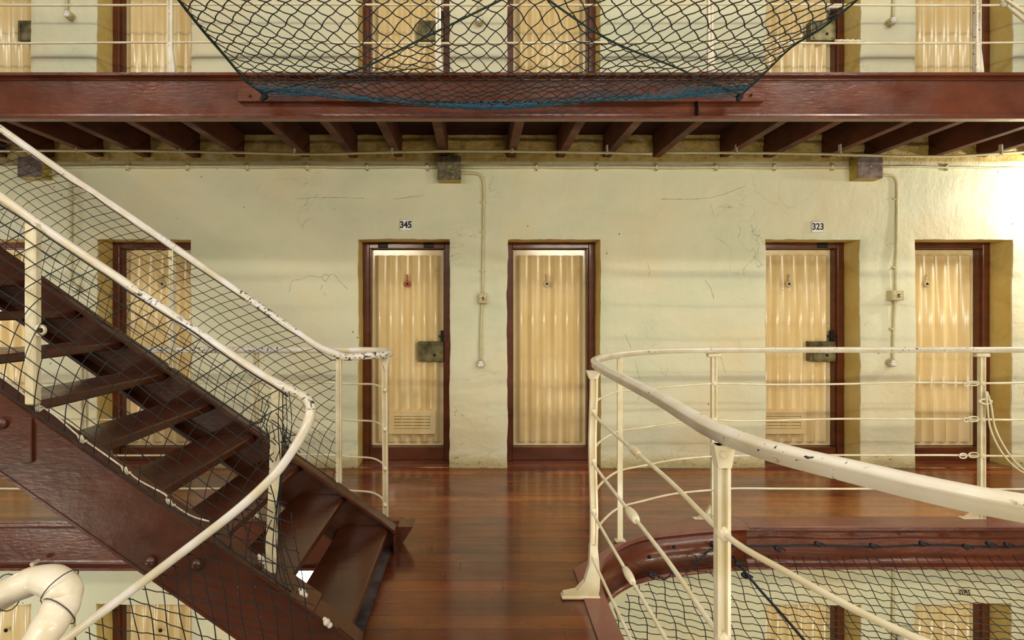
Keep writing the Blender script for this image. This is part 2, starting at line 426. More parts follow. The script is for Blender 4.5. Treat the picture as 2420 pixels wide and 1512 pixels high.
ck = [[(683, 690), (690, 665), (712, 660), (728, 652), (760, 655)], [(760, 655), (768, 648), (775, 652), (770, 664), (763, 660), (760, 655)], [(775, 652), (788, 647), (800, 662), (818, 680), (820, 684)], [(762, 673), (757, 686)], [(764, 692), (770, 700)],
      [(1530, 620), (1535, 640), (1533, 655)], [(1668, 662), (1680, 680), (1688, 705)], [(1562, 470), (1640, 470), (1700, 462), (1760, 440)], [(1680, 482), (1688, 510)], [(700, 470), (760, 466), (860, 468)], [(930, 470), (1000, 462)], [(1477, 790), (1492, 822)], [(1500, 850), (1512, 895)], [(1702, 835), (1714, 880)], [(1790, 535), (1778, 552), (1796, 558)]]
for c_ in ck:
    mb = MB(); pts = []
    for p in cat([wxz for wxz in [Vector((wx(a), 0, wz(b_))) for a, b_ in c_]], 5): pts.append(Vector((p.x + .004 * nz(p.x, p.z, 40, 3), YW + jit(p.x, p.z)[1] + .0005, p.z + .004 * nz(p.x, p.z, 40, 9))))
    mb.tube(pts, .0016, 4); mb.build('crack', M['crack'], wo)
# dark cells behind the doors are closed off by a plain inner wall
bw = MB(); bw.box(-6.6, 7.4, YW + .34, YW + .40, ZL, 5.2)
tag(bw.build('wall_inner', M['under']), 'unlit inner face behind the cell doors', 'wall', kind='structure')

# floorboards of this gallery and of the bridge, with the rounded corner of the void
XL, XR = -.48, .52            # bridge boards
def arc(cx, cy, r, a0, a1, n=14): return [(cx + r * math.cos(R(a0 + (a1 - a0) * i / n)), cy + r * math.sin(R(a0 + (a1 - a0) * i / n))) for i in range(n + 1)]
ring_in = [(.632, .95)] + [(.632, 2.0)] + arc(1.33, 2.50, .70, 180, 93)[0:] + [(1.5, 3.245), (1.7, 3.262), (6.6, 3.262)]
ring_out = [(.512, .95), (.518, 2.0), (.524, 2.43), (.53, 2.75), (.66, 2.868), (.805, 3.01), (.988, 3.165), (1.2, 3.31), (1.42, 3.395), (1.62, 3.43), (6.6, 3.43)]
fb = MB(); TH = .035
poly = [(-6.2, 3.43), (XL, 3.43), (XL, -.6), (.505, -.6)] + ring_out[0:] + [(6.6, 4.78), (-6.2, 4.78)]
fb.extrude(poly, 2, -TH, 0.0)
tag(fb.build('floor', M['floor']), 'varnished red-brown floorboards of the gallery and bridge', 'floor', kind='structure')
gf = MB(); gf.box(-6.6, 7.4, -6, YW + .3, ZL - .05, ZL)
tag(gf.build('floor_ground', M['concrete']), 'stone floor at the foot of the cell block', 'floor', kind='structure')
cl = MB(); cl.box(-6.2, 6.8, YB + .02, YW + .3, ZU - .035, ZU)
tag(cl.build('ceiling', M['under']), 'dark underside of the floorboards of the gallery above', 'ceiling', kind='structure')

# mauve-brown kerb plate round the void with its curved fascia
kerb = empty('kerb_plate', (.6, 2.6, 0), 'brown kerb plate and curved fascia round the corner of the right-hand void', 'kerb')
def resample(pts, n):
    pts = [Vector((p[0], p[1], 0)) for p in pts]; L = [0]
    for a, b in zip(pts, pts[1:]): L.append(L[-1] + (b - a).length)
    out = []
    for i in range(n + 1):
        t = L[-1] * i / n; k = max(j for j in range(len(L)) if L[j] <= t + 1e-9); k = min(k, len(pts) - 2)
        out.append(pts[k].lerp(pts[k + 1], (t - L[k]) / max(1e-9, L[k + 1] - L[k])))
    return out
KI = [(.632, -.3), (.632, 1.6), (.632, 2.1), (.632, 2.38)] + arc(1.33, 2.50, .70, 172, 100, 12) + [(1.42, 3.235), (1.62, 3.268), (1.75, 3.277)]
KO = [(.50, -.3), (.515, 1.6), (.52, 2.1), (.524, 2.43)]
mpts = resample(ring_out[3:10], 12); KO += [(p.x, p.y) for p in mpts[0:12]] 
KO = KO[:len(KI) - 3] + [(1.42, 3.40), (1.62, 3.43), (1.75, 3.435)]
while len(KO) < len(KI): KO.insert(4, (.53, 2.7))
kp = MB(); n = min(len(KI), len(KO)); v = []
for i in range(n):
    a, b = KI[i], KO[i]
    v += [(a[0], a[1], -.014), (a[0], a[1], .010), (b[0], b[1], .012), (b[0], b[1], -.012)]
f = []
for i in range(n - 1):
    for q in range(4): f.append((i * 4 + q, i * 4 + (q + 1) % 4, (i + 1) * 4 + (q + 1) % 4, (i + 1) * 4 + q))
f += [(0, 1, 2, 3), (4 * n - 4, 4 * n - 1, 4 * n - 2, 4 * n - 3)]
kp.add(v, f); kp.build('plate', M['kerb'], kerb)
fa = MB(); path = [Vector((a[0] + (.03 if a[1] < 2.9 else 0) , a[1] + (0 if a[1] < 2.6 else .03), -.17)) for a in KI]
cen = Vector((1.33, 2.5, -.17))
path = []
for a in KI:
    p = Vector((a[0], a[1], -.14)); o_ = Vector((-1, 0, 0)) if a[1] < 2.45 else (Vector((0, 1, 0)) if a[0] > 1.35 else (Vector((p.x, p.y, -.17)) - cen).normalized())
    path.append(p + o_ * .035)
fa.sweep(path, [(-.008, -.13), (.008, -.13), (.008, .13), (-.008, .13)], smooth=True); fa.build('fascia', M['beam'], kerb)
lipm = MB(); lipm.sweep([q + Vector((0, 0, -.125)) for q in path], [(-.03, -.01), (.03, -.01), (.03, .01), (-.03, .01)], smooth=True); lipm.build('lower_flange', M['beam'], kerb)
for (px, py, Y) in [(1592, 1292, 3.19), (1533, 1315, 3.02), (1477, 1337, 2.80), (1437, 1403, 2.50)]:
    sl = MB(); p = at(px, py, Y); d = (Vector((1.33, 2.5, p.z)) - p).normalized() if Y > 2.55 else Vector((1, 0, 0)); sl.disc(p + d * .0, .011, .012, d, 10); sl.build('bolt_hole', M['black'], kerb)

# ---------------------------------------------------------------- beams
def channel_beam(name, x0, x1, y, ztop, zbot, label, plate=True):
    """I-beam along x, front flange tips at y"""
    r_ = empty(name, ((x0 + x1) / 2, y, zbot), label, 'beam')
    fl = .045; t = .018
    prof = [(y, ztop), (y + .055, ztop), (y + .055, ztop - t), (y + fl + .012, ztop - t - .008), (y + fl + .012, zbot + t + .008),
            (y + .055, zbot + t), (y + .055, zbot), (y, zbot), (y, zbot + t), (y + .026, zbot + t + .003), (y + .036, zbot + t + .008), (y + .043, zbot + t + .018), (y + fl, zbot + t + .03), (y + fl, ztop - t - .034), (y + .043, ztop - t - .020), (y + .036, ztop - t - .010), (y + .026, ztop - t - .004), (y, ztop - t)]
    b = MB(); b.extrude(prof, 0, x0, x1); b.build('girder', M['beam'], r_)
    return r_
ub = channel_beam('edge_beam', -5.2, 5.9, YB - .02, EYE + (CY - 174) / SB, EYE + (CY - 283) / SB, 'glossy red-brown steel beam along the edge of the gallery above')
ubp = MB(); zt, zb_ = EYE + (CY - 205) / SB, EYE + (CY - 241) / SB
ubp.box(at(563, 0, YB).x, at(1805, 0, YB).x, YB - .012, YB + .03, zb_, EYE + (CY - 208) / SB, c=.003); ubp.build('splice_plate', M['beam'], ub)
for (px, py) in [(590, 226), (1776, 224)]:
    q = MB(); q.disc(at(px, py, YB - .012), .011, .012, 'y', 6); q.disc(at(px, py, YB - .02), .006, .012, 'y', 8); q.build('bolt', M['beam'], ub)
jn = MB(); jn.box(at(1646, 0, YB).x, at(1648, 0, YB).x, YB - .023, YB + .04, zb_ - .09, zb_ - .001); jn.build('joint', M['black'], ub)
lb = channel_beam('edge_beam', -5.2, XL + .02, YB - .02, -.012, -.323, 'purplish brown steel beam along the gallery edge behind the foot of the stairs')
q = MB(); q.disc(at(90, 1325, YB - .02), .014, .05, 'y', 14); q.build('peg', M['rail'], lb)
rb = channel_beam('edge_beam', 1.75, 6.4, 3.285, -.003, -.272, 'red-brown steel beam along the gallery edge on the right, net lashed to it')
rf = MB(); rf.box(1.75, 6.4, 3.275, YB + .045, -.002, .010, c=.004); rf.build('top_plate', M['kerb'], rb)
left_fill = MB(); left_fill.box(-5.2, XL, YB - .015, YB + .045, -.011, .004); left_fill.build('top_plate', M['beam'], lb)

# ---------------------------------------------------------------- joists under the gallery above
ZJ = 2.716
JX = [-4.17, -3.745, -3.319, -2.903, -2.467, -2.081, -1.515, -1.094, -.70, -.3035] + [x - .068 for x in (.351, .784, 1.189, 1.626, 2.214, 2.594, 3.10, 3.473, 4.037, 4.457, 4.89)]
ordn = ['first', 'second', 'third', 'fourth', 'fifth', 'sixth', 'seventh', 'eighth', 'ninth', 'tenth', 'eleventh', 'twelfth', 'thirteenth', 'fourteenth', 'fifteenth', 'sixteenth', 'seventeenth', 'eighteenth', 'nineteenth', 'twentieth']
vis = JX[1:]
spec = {9: 'painted brown joist directly above the middle junction box', 10: 'painted brown joist just right of the middle junction box'}
for k, x in enumerate(JX):
    b = MB(); x2 = x + .068; rr = random.Random(k)
    w = rr.uniform(-.004, .004); b.box(x, x2 + w, YB + .10, YW + .06, ZJ + rr.uniform(-.004, .004), ZU - .036, c=.003)
    o = b.build('timber_joist', M['joist'])
    lab = 'painted brown timber joist under the upper gallery, %s from the left' % (ordn[k - 1] if k else 'outermost')
    if k == 0: lab = 'painted brown timber joist under the upper gallery, hidden behind the stair rail at far left'
    if k in spec: lab = spec[k]
    tag(o, lab, 'joist', 'joists under the upper gallery')

# ---------------------------------------------------------------- doors
def make_door(n, ox, z0, lock=False, vent=False, peep='disc', hinge=(), label='', waves=6, leafx=None, off=0.0, swing=0):
    xa, xb = ox; YF = 4.70; YL = 4.785
    root = empty('door_%d' % n, ((xa + xb) / 2, YF, z0), label, 'door', kind='structure')
    z1 = z0 + 2.0
    fr = MB(); w = .058
    fr.box(xa - .03, xa + w, YF, YF + .13, z0, z1 + .04, c=.004); fr.box(xb - w, xb + .03, YF, YF + .13, z0, z1 + .04, c=.004)
    fr.box(xa + w, xb - w, YF + .002, YF + .13, z1 - .055, z1 + .04, c=.004)
    fr.box(xa + w, xb - w, YF + .02, YF + .13, z0, z0 + .115, c=.004)
    # stop bead
    fr.box(xa + w - .002, xa + w + .012, YF + .03, YF + .08, z0 + .11, z1 - .05); fr.box(xb - w - .012, xb - w + .002, YF + .03, YF + .08, z0 + .11, z1 - .05)
    fr.build('frame', M['frame'], root)
    la, lb_ = xa + w + .012, xb - w - .012; za, zb = z0 + .118, z1 - .06
    lf = MB(); lf.box(la, lb_, YL, YL + .03, za, zb)
    # corrugated sheet
    ca, cb = la + .022, lb_ - .022; ka, kb = za + .035, zb - .055; N = waves * 12; rows = [ka, ka + .012, (ka + kb) / 2, kb - .012, kb]
    v = []; amp = .042
    for ri, z in enumerate(rows):
        for i in range(N + 1):
            t = i / N; y = YL - .002 - amp * (.5 - .5 * math.cos(2 * math.pi * waves * t)) * (.72 if ri in (0, 4) else 1)
            v.append((ca + (cb - ca) * t, y, z))
    f = [(r_ * (N + 1) + i, r_ * (N + 1) + i + 1, (r_ + 1) * (N + 1) + i + 1, (r_ + 1) * (N + 1) + i) for r_ in range(4) for i in range(N)]
    lf.add(v, f, 0, True)
    for r_ in (0, 4):
        vv = []; 
        for i in range(N + 1):
            p = v[r_ * (N + 1) + i]; vv += [p, (p[0], YL, p[2])]
        lf.add(vv, [(2 * i, 2 * i + 2, 2 * i + 3, 2 * i + 1) for i in range(N)])
    for i in range(9):
        z = za + .1 + i * (zb - za - .2) / 8
        lf.disc((la + .011, YL, z), .005, .005, 'y', 8, 0, dome=.004); lf.disc((lb_ - .011, YL, z), .005, .005, 'y', 8, 0, dome=.004)
    leaf = lf.build('leaf', M['door'], root)
    s = F / YL; zc = z0 + 1.62; xc = (la + lb_) / 2 + off
    if peep:
        pp = MB()
        if peep == 'hole': pp.disc((xc, YL - .044, zc), .018, .006, 'y', 14); pp.build('peephole', M['black'], leaf)
        else:
            pp.disc((xc, YL - .044, zc), .030, .012, 'y', 18); pp.box(xc - .007, xc + .007, YL - .050, YL - .040, zc + .02, zc + .085); pp.disc((xc, YL - .050, zc + .078), .009, .008, 'y', 10)
            o = pp.build('peephole_cover', M['red'] if peep == 'red' else M['butt'], leaf)
            if peep == 'red': o['label'] = 'rust-red peephole cover'
            h = MB(); h.disc((xc, YL - .056, zc), .011, .004, 'y', 12); h.build('peephole', M['black'], leaf)
    if lock:
        lk = MB(); xr = lb_ + .004; lw = .235; zl = z0 + .905; zh = zl + .185
        lk.box(xr - lw, xr, YL - .075, YL - .002, zl, zh, c=.004)
        lk.disc((xr - .085, YL - .075, zl + .06), .014, .004, 'y', 14, 1)
        for (dx, dz) in ((.03, .02), (.03, .165), (.2, .02), (.2, .165), (.1, .165)): lk.disc((xr - lw + dx, YL - .075, zl + dz), .009, .006, 'y', 10, 0, dome=.005)
        lk.box(xr - lw + .02, xr - lw + .03, YL - .08, YL - .074, zl + .02, zh - .02)
        lk.box(xr - .03, xr - .005, YL - .055, YL - .02, zh, zh + .10, 1, c=.003)
        lk.box(xr - .045, xr + .01, YL - .06, YL - .02, zh + .04, zh + .055, 1)
        o = lk.build('lock_box', [M['lock'], M['black']], leaf); o['label'] = 'worn metal lock box'
    if vent:
        vg = MB(); x0 = la + .165; x1 = x0 + .43; zv = z0 + .235; zw = zv + .215; y = YL - .058
        if vent == 'left': x0 = la - .0; x1 = x0 + .435
        t = .05
        vg.box(x0, x1, y, YL, zv, zv + t, c=.002); vg.box(x0, x1, y, YL, zw - t, zw, c=.002)
        vg.box(x0, x0 + t, y, YL, zv + t, zw - t); vg.box(x1 - t, x1, y, YL, zv + t, zw - t)
        vg.box(x0 + t - .002, x1 - t + .002, y + .028, YL - .001, zv + t - .002, zw - t + .002, 1)  # black sheet painted in for the shade of the open slots
        for i in range(4):
            z = zv + t + .012 + i * .029
            vg.add([(x0 + t, y + .004, z), (x1 - t, y + .004, z), (x1 - t, y + .026, z + .016), (x0 + t, y + .026, z + .016), (x0 + t, y + .004, z - .008), (x1 - t, y + .004, z - .008)], [(0, 1, 2, 3), (4, 5, 1, 0)])
        vg.build('ventilation_grille', [M['door'], M['black']], leaf)
    for hx in hinge:
        h = MB(); h.box(hx - .045, hx + .045, YF - .006, YF + .02, z1 - .05, z1 - .002, c=.003); o = h.build('hinge_strap', M['black'], root)
    return root
S = F / 4.70
hx = lambda px: (px - CX) / S
make_door(1, OPEN[1], 0, peep='disc', label='cream corrugated cell door half hidden at the far left edge behind the stair treads')
make_door(2, OPEN[2], 0, peep='disc', off=.02, label='cream corrugated cell door seen through the netting of the stair rail')
make_door(3, OPEN[3], 0, lock=True, vent=True, peep='red', hinge=(hx(905), hx(1013)), label='cream corrugated cell door with lock box and vent under the number 345')
make_door(4, OPEN[4], 0, peep='disc', off=-.03, label='cream corrugated cell door without lock or vent, right of the middle conduit')
make_door(5, OPEN[5], 0, lock=True, vent='left', peep='disc', off=-.07, hinge=(hx(1944),), label='cream corrugated cell door with lock box and vent under the number 323')
make_door(6, OPEN[6], 0, peep='disc', off=-.12, label='cream corrugated cell door at the right edge of the middle gallery')
u = lambda k: OPEN[k]
make_door(7, u(1), ZU, lock=True, label='upper gallery cell door with a lock, cut off by the left edge of the photo')
make_door(8, u(2), ZU, label='upper gallery cell door left of the catch net, behind the cream post')
make_door(9, u(3), ZU, lock=True, label='upper gallery cell door with a lock seen through the catch net')
make_door(10, u(4), ZU, label='upper gallery cell door without lock seen through the middle of the catch net')
make_door(11, u(5), ZU, lock=True, label='upper gallery cell door with a pale lock box at the right corner of the catch net')
make_door(12, u(6), ZU, label='upper gallery cell door at the right edge beside the roped post')
make_door(13, u(1), ZL, peep='hole', label='lower storey cell door at the bottom left corner behind the taped rail end')
make_door(14, u(2), ZL, peep='hole', label='lower storey cell door seen through the net below the descending handrail')
make_door(15, u(5), ZL, peep=None, label='lower storey cell door seen through the void net beside the blue rope')
make_door(16, u(6), ZL, peep=None, label='lower storey cell door at the bottom right corner below the black lettering')

# ---------------------------------------------------------------- number plates and lettering
def text_mesh(body, size, bold, mat, name, loc, parent=None, squeeze=1.0):
    cu = D.curves.new(name, 'FONT'); cu.body = body; cu.size = size; cu.align_x = 'CENTER'; cu.align_y = 'CENTER'; cu.extrude = .0012; cu.offset = bold
    t = D.objects.new('tmp', cu); COL.objects.link(t)
    dg = bpy.context.evaluated_depsgraph_get(); me = D.meshes.new_from_object(t.evaluated_get(dg)); D.objects.remove(t)
    me.name = name; me.materials.clear(); me.materials.append(mat)
    off = parent_world(parent)
    for vv in me.vertices:
        x, y, z = vv.co; vv.co = (x * squeeze + loc[0] - off.x, loc[1] - z - off.y, y + loc[2] - off.z)
    o = D.objects.new(name, me); COL.objects.link(o); o.parent = parent; return o
for num, cx, cy in (('345', 959, 531.5), ('323', 1933, 536)):
    Yp = YW - .014; c = at(cx, cy, Yp); r_ = empty('number_plate', c, 'white number plate reading 345 above the door left of the middle conduit' if num == '345' else 'faded white number plate reading 323 above the right-hand door with a vent', 'sign')
    b = MB(); b.box(c.x - .051, c.x + .051, Yp, Yp + .02, c.z - .048, c.z + .048, c=.001); b.build('plate', M['signw'], r_)
    b = MB()
    for a in ((-.049, .049, .0445, .0455), (-.049, .049, -.0455, -.0445)): b.box(c.x + a[0], c.x + a[1], Yp - .0006, Yp, c.z + a[2], c.z + a[3])
    for a in (-.049, .048): b.box(c.x + a, c.x + a + .001, Yp - .0006, Yp, c.z - .0455, c.z + .0455)
    b.build('border', M['ink'], r_)
    text_mesh(num, .080, .0030 if num == '345' else .0015, M['ink'], 'digits', (c.x, Yp - .001, c.z), r_, .86)
c = at(2280, 1400, YW - .012)
tag(text_mesh('D.P.S', .062, .0012, M['ink'], 'wall_lettering', c, None, .72), 'black letters D.P.S on the lower wall above the bottom right door', 'lettering')

# ---------------------------------------------------------------- conduits, boxes and buttons on the wall
def wp(px, py, d=.02): return at(px, py, YW - d)
cd = empty('conduit', wp(1060, 395), 'straight cream conduit running the whole wall above the cell numbers', 'conduit')
for a, b_ in (((-100, 394), (48, 394)), ((97, 394), (1036, 395)), ((1086, 395), (2015, 396)), ((2083, 393), (2560, 399))):
    t = MB(); P_ = [wp(a[0] + (b_[0] - a[0]) * i / 20, a[1] + (b_[1] - a[1]) * i / 20 + .8 * math.sin(i * 1.3), .018) for i in range(21)]; t.tube(P_, .0095, 8); t.build('pipe', M['pipe'], cd)
for px in list(range(300, 1030, 142)) + [1268, 1411, 1552, 1693, 1831, 1968, 2238]:
    c_ = MB(); p = wp(px, 395, .022); c_.box(p.x - .008, p.x + .008, p.y - .004, p.y + .025, p.z - .03, p.z + .03, c=.002)
    for dz in (-.024, .024): c_.disc((p.x, p.y - .003, p.z + dz), .005, .004, 'y', 8, 1)
    c_.build('clip', [M['pipe'], M['black']], cd)
# wavy conduit hung below the joists
hc = empty('hanging_conduit', at(900, 360, 4.25), 'wavy cream conduit pinned under the joists, left length ending in mid span', 'conduit')
P_ = cat([at(x, y, 4.24) for x, y in ((-120, 358), (60, 356), (300, 356), (450, 358), (600, 361), (745, 364), (900, 360), (1060, 357), (1210, 357.5), (1380, 360), (1541, 363))], 6)
t = MB(); t.tube(P_, .0115, 8); t.build('pipe', M['pipe'], hc)
hc2 = empty('hanging_conduit', at(1900, 362, 4.25), 'wavy cream conduit pinned under the joists, right length passing above the right junction box', 'conduit')
P2 = cat([at(x, y, 4.22) for x, y in ((1575, 360.5), (1740, 361), (1900, 363), (2060, 367), (2140, 369), (2250, 369), (2340, 364), (2420, 359), (2560, 352))], 6)
t = MB(); t.tube(P2, .0115, 8); t.build('pipe', M['pipe'], hc2)
for root, xs_ in ((hc, (180, 418, 707, 935, 1211, 1447)), (hc2, (1741, 1978, 2370))):
    for px in xs_:
        py = min((P_ if root is hc else P2), key=lambda q: abs(CX + q.x * F / q.y - px)); c_ = MB()
        c_.box(py.x - .007, py.x + .007, py.y - .014, py.y + .014, py.z - .013, ZJ + .03, c=.002); c_.build('clip', M['cord'], root)

def jbox(x0, x1, y0, y1, label, dark):
    Yf = YW - .105; a, b_ = at(x0, y1, Yf), at(x1, y0, Yf)
    r_ = empty('junction_box', (a.x, Yf, a.z), label, 'electrical box')
    m1 = MB(); m1.box(a.x, b_.x, Yf, YW + .02, a.z, b_.z, c=.004); m1.build('housing', M['boxside'], r_)
    m2 = MB(); m2.box(a.x - .002, b_.x + .002, Yf - .006, Yf, a.z + .004, b_.z, c=.002)
    for dx in (.012, b_.x - a.x - .012):
        for dz in (.016, b_.z - a.z - .014): m2.disc((a.x + dx, Yf - .006, a.z + dz), .006, .004, 'y', 8)
    m2.disc(((a.x + b_.x) / 2, Yf - .006, a.z * .45 + b_.z * .55), .009, .006, 'y', 7, 1)
    m2.build('cover', [dark, M['boxside']], r_); return r_
plate2 = m_simple('grey_purple_plate', '#8E7F78', '#5C4A48', .45, .2, 14, .3)
jbox(1034, 1089, 369, 426, 'dark speckled junction box on the wall between the two middle doors', M['plate'])
jbox(2027, 2085, 371, 422, 'grey junction box with yellow sides above the right-hand conduit', plate2)
jbox(43, 99, 371, 420, 'dark junction box behind the stair handrail at top left', plate2)

def drop(path, box, button, label, blabel, xlab):
    r_ = empty('conduit', wp(*path[-1]), label, 'conduit')
    P_ = cat([wp(x, y, .018) for x, y in path], 5); t = MB(); t.tube(P_, .0105, 8, up=(0, 1, 0)); t.build('pipe', M['pipe'], r_)
    for px, py in xlab:
        p = wp(px, py, .022); c_ = MB(); c_.box(p.x - .024, p.x + .024, p.y - .003, p.y + .022, p.z - .006, p.z + .006, c=.002); c_.build('clip', M['pipe'], r_)
    if box:
        x0, x1, y0, y1 = box; Yf = YW - .055; a, b_ = at(x0, y1, Yf), at(x1, y0, Yf)
        q = empty('switch_box', (a.x, Yf, a.z), blabel[0], 'switch')
        m1 = MB(); m1.box(a.x, b_.x, Yf, YW + .01, a.z, b_.z, c=.004); m1.build('housing', M['pipe'], q)
        m2 = MB(); m2.box(a.x + .006, b_.x - .006, Yf - .005, Yf, a.z + .006, b_.z - .006, c=.002); m2.build('face_plate', M['butt'], q)
        m3 = MB(); xc, zc = (a.x + b_.x) / 2, (a.z + b_.z) / 2; m3.disc((xc, Yf - .005, zc + .006), .008, .006, 'y', 10); m3.disc((xc, Yf - .005, zc - .012), .006, .005, 'y', 10); m3.build('button', M['black'], q)
    if button:
        x, y = button; Yf = YW - .05; c_ = at(x, y, Yf)
        q = empty('push_button', c_, blabel[1], 'button')
        m1 = MB(); m1.disc((c_.x, YW + .01, c_.z), .035, .062, 'y', 22); m1.build('base', M['butt'], q)
        m2 = MB(); m2.disc((c_.x, YW - .052, c_.z), .024, .006, 'y', 18)
        m2.build('cap', M['signw'], q)
        m3 = MB()
        for k in range(3): m3.disc((c_.x + .014 * math.cos(k * 2.1 + .5), YW - .057, c_.z + .014 * math.sin(k * 2.1 + .5)), .0035, .003, 'y', 8)
        m3.build('contact', M['black'], q)
drop([(1088, 409), (1112, 409), (1130, 411), (1140, 421), (1143, 440), (1143, 480), (1142, 560), (1141, 650), (1140, 700), (1137, 760), (1136, 858)], (1131, 1152, 693, 717), (1136, 860),
     'cream conduit dropping between the two middle doors', ('square switch box halfway down the middle conduit', 'round push button at the foot of the middle conduit'), ((1142, 478), (1141, 548), (1140, 640)))
drop([(2083, 414), (2100, 414), (2113, 418), (2119, 430), (2120, 460), (2119, 560), (2117, 640), (2116, 700), (2112, 770), (2110, 856)], (2108, 2137, 686, 710), (2112, 858),
     'cream conduit dropping on the pier between the two right-hand doors', ('square switch box on the right-hand pier conduit', 'round push button at the foot of the right-hand pier conduit'), ((2118, 470), (2117, 632), (2111, 777)))
drop([(97, 412), (140, 414), (160, 418), (167, 432), (168, 480), (168, 560), (168, 640), (170, 680)], None, (175, 682),
     'cream conduit behind the stair netting on the left', (None, 'round push button seen through the stair netting on the left'), ((168, 470),))
for bx, lab, bl in (((158, 33), 'cream conduit on the upper left pier beside the end of the photo', 'round push button on the upper left pier'),
                ((1133, 46), 'cream conduit on the upper middle pier behind the catch net', 'round push button behind the catch net on the upper pier'),
                ((2112, 48), 'cream conduit on the upper right pier', 'round push button on the upper right pier')):
    drop([(bx[0], -110), (bx[0], -60), (bx[0], -20), (bx[0] - 1, bx[1] - 4)], None, bx, lab, (None, bl), ())
# lower wall drops
for px, lab in ((2111, 'cream conduit on the lower wall behind the void net'), (172, 'cream conduit on the lower wall beside the taped rail end')):
    r_ = empty('conduit', at(px, 1440, YW), lab, 'conduit'); t = MB(); t.tube([at(px, y, YW - .018) for y in (1250, 1350, 1450, 1560)], .0105, 8, up=(0, 1, 0)); t.build('pipe', M['pipe'], r_)
bn = MB(); c_ = at(2137, 1510, YW - .02); bn.box(c_.x - .06, c_.x + .06, YW - .10, YW - .008, c_.z - .2, c_.z + .11, c=.01)
tag(bn.build('meter_case', M['signw']), 'white metal case on the lower pier seen through the void net', 'box')
# lamp below
lp = empty('bulkhead_lamp', at(712, 1356, 4.3), 'lit bulkhead lamp seen glaring through the gap between the lowest stair treads', 'lamp')
c_ = at(712, 1356, 4.3); b = MB(); b.disc((c_.x, YW, c_.z), .15, .12, 'y', 24); b.build('casing', M['post'], lp)
b = MB(); b.disc((c_.x, YW - .12, c_.z), .13, .05, 'y', 24, 0, dome=.07); b.build('lens', M['lens'], lp)
lamp('bulkhead_light', 'POINT', (c_.x, YW - .32, c_.z), 22, (1, .93, .78), radius=.08)

# ---------------------------------------------------------------- railings
ZR = 1.125; RODZ = (.905, .665, .425, .203)
def oval(w, h, n=12): return [(w / 2 * math.cos(2 * math.pi * i / n), h / 2 * math.sin(2 * math.pi * i / n)) for i in range(n)]
HR = [(-.022, -.006), (-.020, -.016), (.020, -.016), (.022, -.006), (.023, .002), (.018, .010), (.009, .0145), (-.009, .0145), (-.018, .010), (-.023, .002)]
RR = [(-.0165, .004), (-.0165, -.016), (.0165, -.016), (.0165, .004), (.021, .007), (.0205, .013), (.013, .019), (0, .021), (-.013, .019), (-.0205, .013), (-.021, .007)]
# fluted T-iron post profile (x across, y depth)
PP = [(-.017, -.012), (-.008, -.014), (-.006, -.004), (.006, -.004), (.008, -.014), (.017, -.012), (.017, .012), (.006, .014), (.004, .006), (-.004, .006), (-.006, .014), (-.017, .012)]
def post(mb, base, top, prof=PP, foot=False, sc=1.0):
    mb.sweep([base, base.lerp(top, .33), base.lerp(top, .66), top], [(x * sc, y * sc) for x, y in prof], up=(0, 1, 0), smooth=False)
def ball(mb, c, r, mi=0, n=10):
    v = []; 
    for i in range(1, 6):
        a = math.pi * i / 6
        for k in range(n): v.append(Vector(c) + Vector((r * math.sin(a) * math.cos(2 * math.pi * k / n), r * math.sin(a) * math.sin(2 * math.pi * k / n), r * math.cos(a))))
    v += [Vector(c) + Vector((0, 0, r)), Vector(c) - Vector((0, 0, r))]; f = []
    for i in range(4):
        for k in range(n): f.append((i * n + k, i * n + (k + 1) % n, (i + 1) * n + (k + 1) % n, (i + 1) * n + k))
    for k in range(n): f.append((k, (k + 1) % n, 5 * n)); f.append((4 * n + k, 4 * n + (k + 1) % n, 5 * n + 1))
    mb.add(v, f, mi, True)

# --- right-hand railing round the void
rr_ = empty('railing', (1.58, 3.4, 0), 'cream railing curving round the void on the right, four rods below its handrail', 'railing')
yp = 3.40
nearc = [(.566, 1.205), (.595, 1.045), (.668, .912), (.731, .813), (.800, .742), (.95, .63), (1.1, .56)]
plan = [(6.3, yp), (4, yp), (3.36, yp), (2.5, yp), (1.9, yp - .005), (1.55, yp - .02), (1.25, yp - .07), (1.0, yp - .2), (.80, yp - .40), (.67, yp - .60), (.61, 2.60), (.592, 2.35), (.59, 2.0), (.585, 1.6), (.572, 1.38)] + nearc + [(1.35, .50), (1.8, .48), (2.4, .47)]
hp = cat([Vector((x, y, ZR)) for x, y in plan], 5)
b = MB(); b.sweep(hp, RR); b.build('handrail', M['rail'], rr_)
posts = [('a', 1.58, yp - .01, 1.0), ('b', 3.36, yp, 1.0), ('e', 5.15, yp, 1.0)]
for k, x, y, sc in posts:
    b = MB(); post(b, Vector((x, y, .004)), Vector((x, y, ZR - .02)), sc=1.05)
    b.box(x - .045, x + .045, y - .02, y + .02, ZR - .045, ZR - .02, c=.006)
    # flared foot bracket towards the boards
    b.extrude([(x - .018, .0), (x - .11, .0), (x - .10, .016), (x - .05, .045), (x - .018, .10)], 1, y - .004, y + .022)
    b.box(x - .13, x + .02, y - .012, y + .03, .002, .012)
    for z in RODZ: ball(b, (x, y - .004, z), .019)
    b.build('post', M['post'], rr_)
# flat bar post on the curve
b = MB(); fp = on_floor(1465, 1281); b.box(fp.x - .0165, fp.x + .0165, fp.y - .007, fp.y + .007, .008, ZR - .01, c=.002); b.box(fp.x - .03, fp.x + .03, fp.y - .02, fp.y + .02, .008, .016); b.build('post', M['post'], rr_)
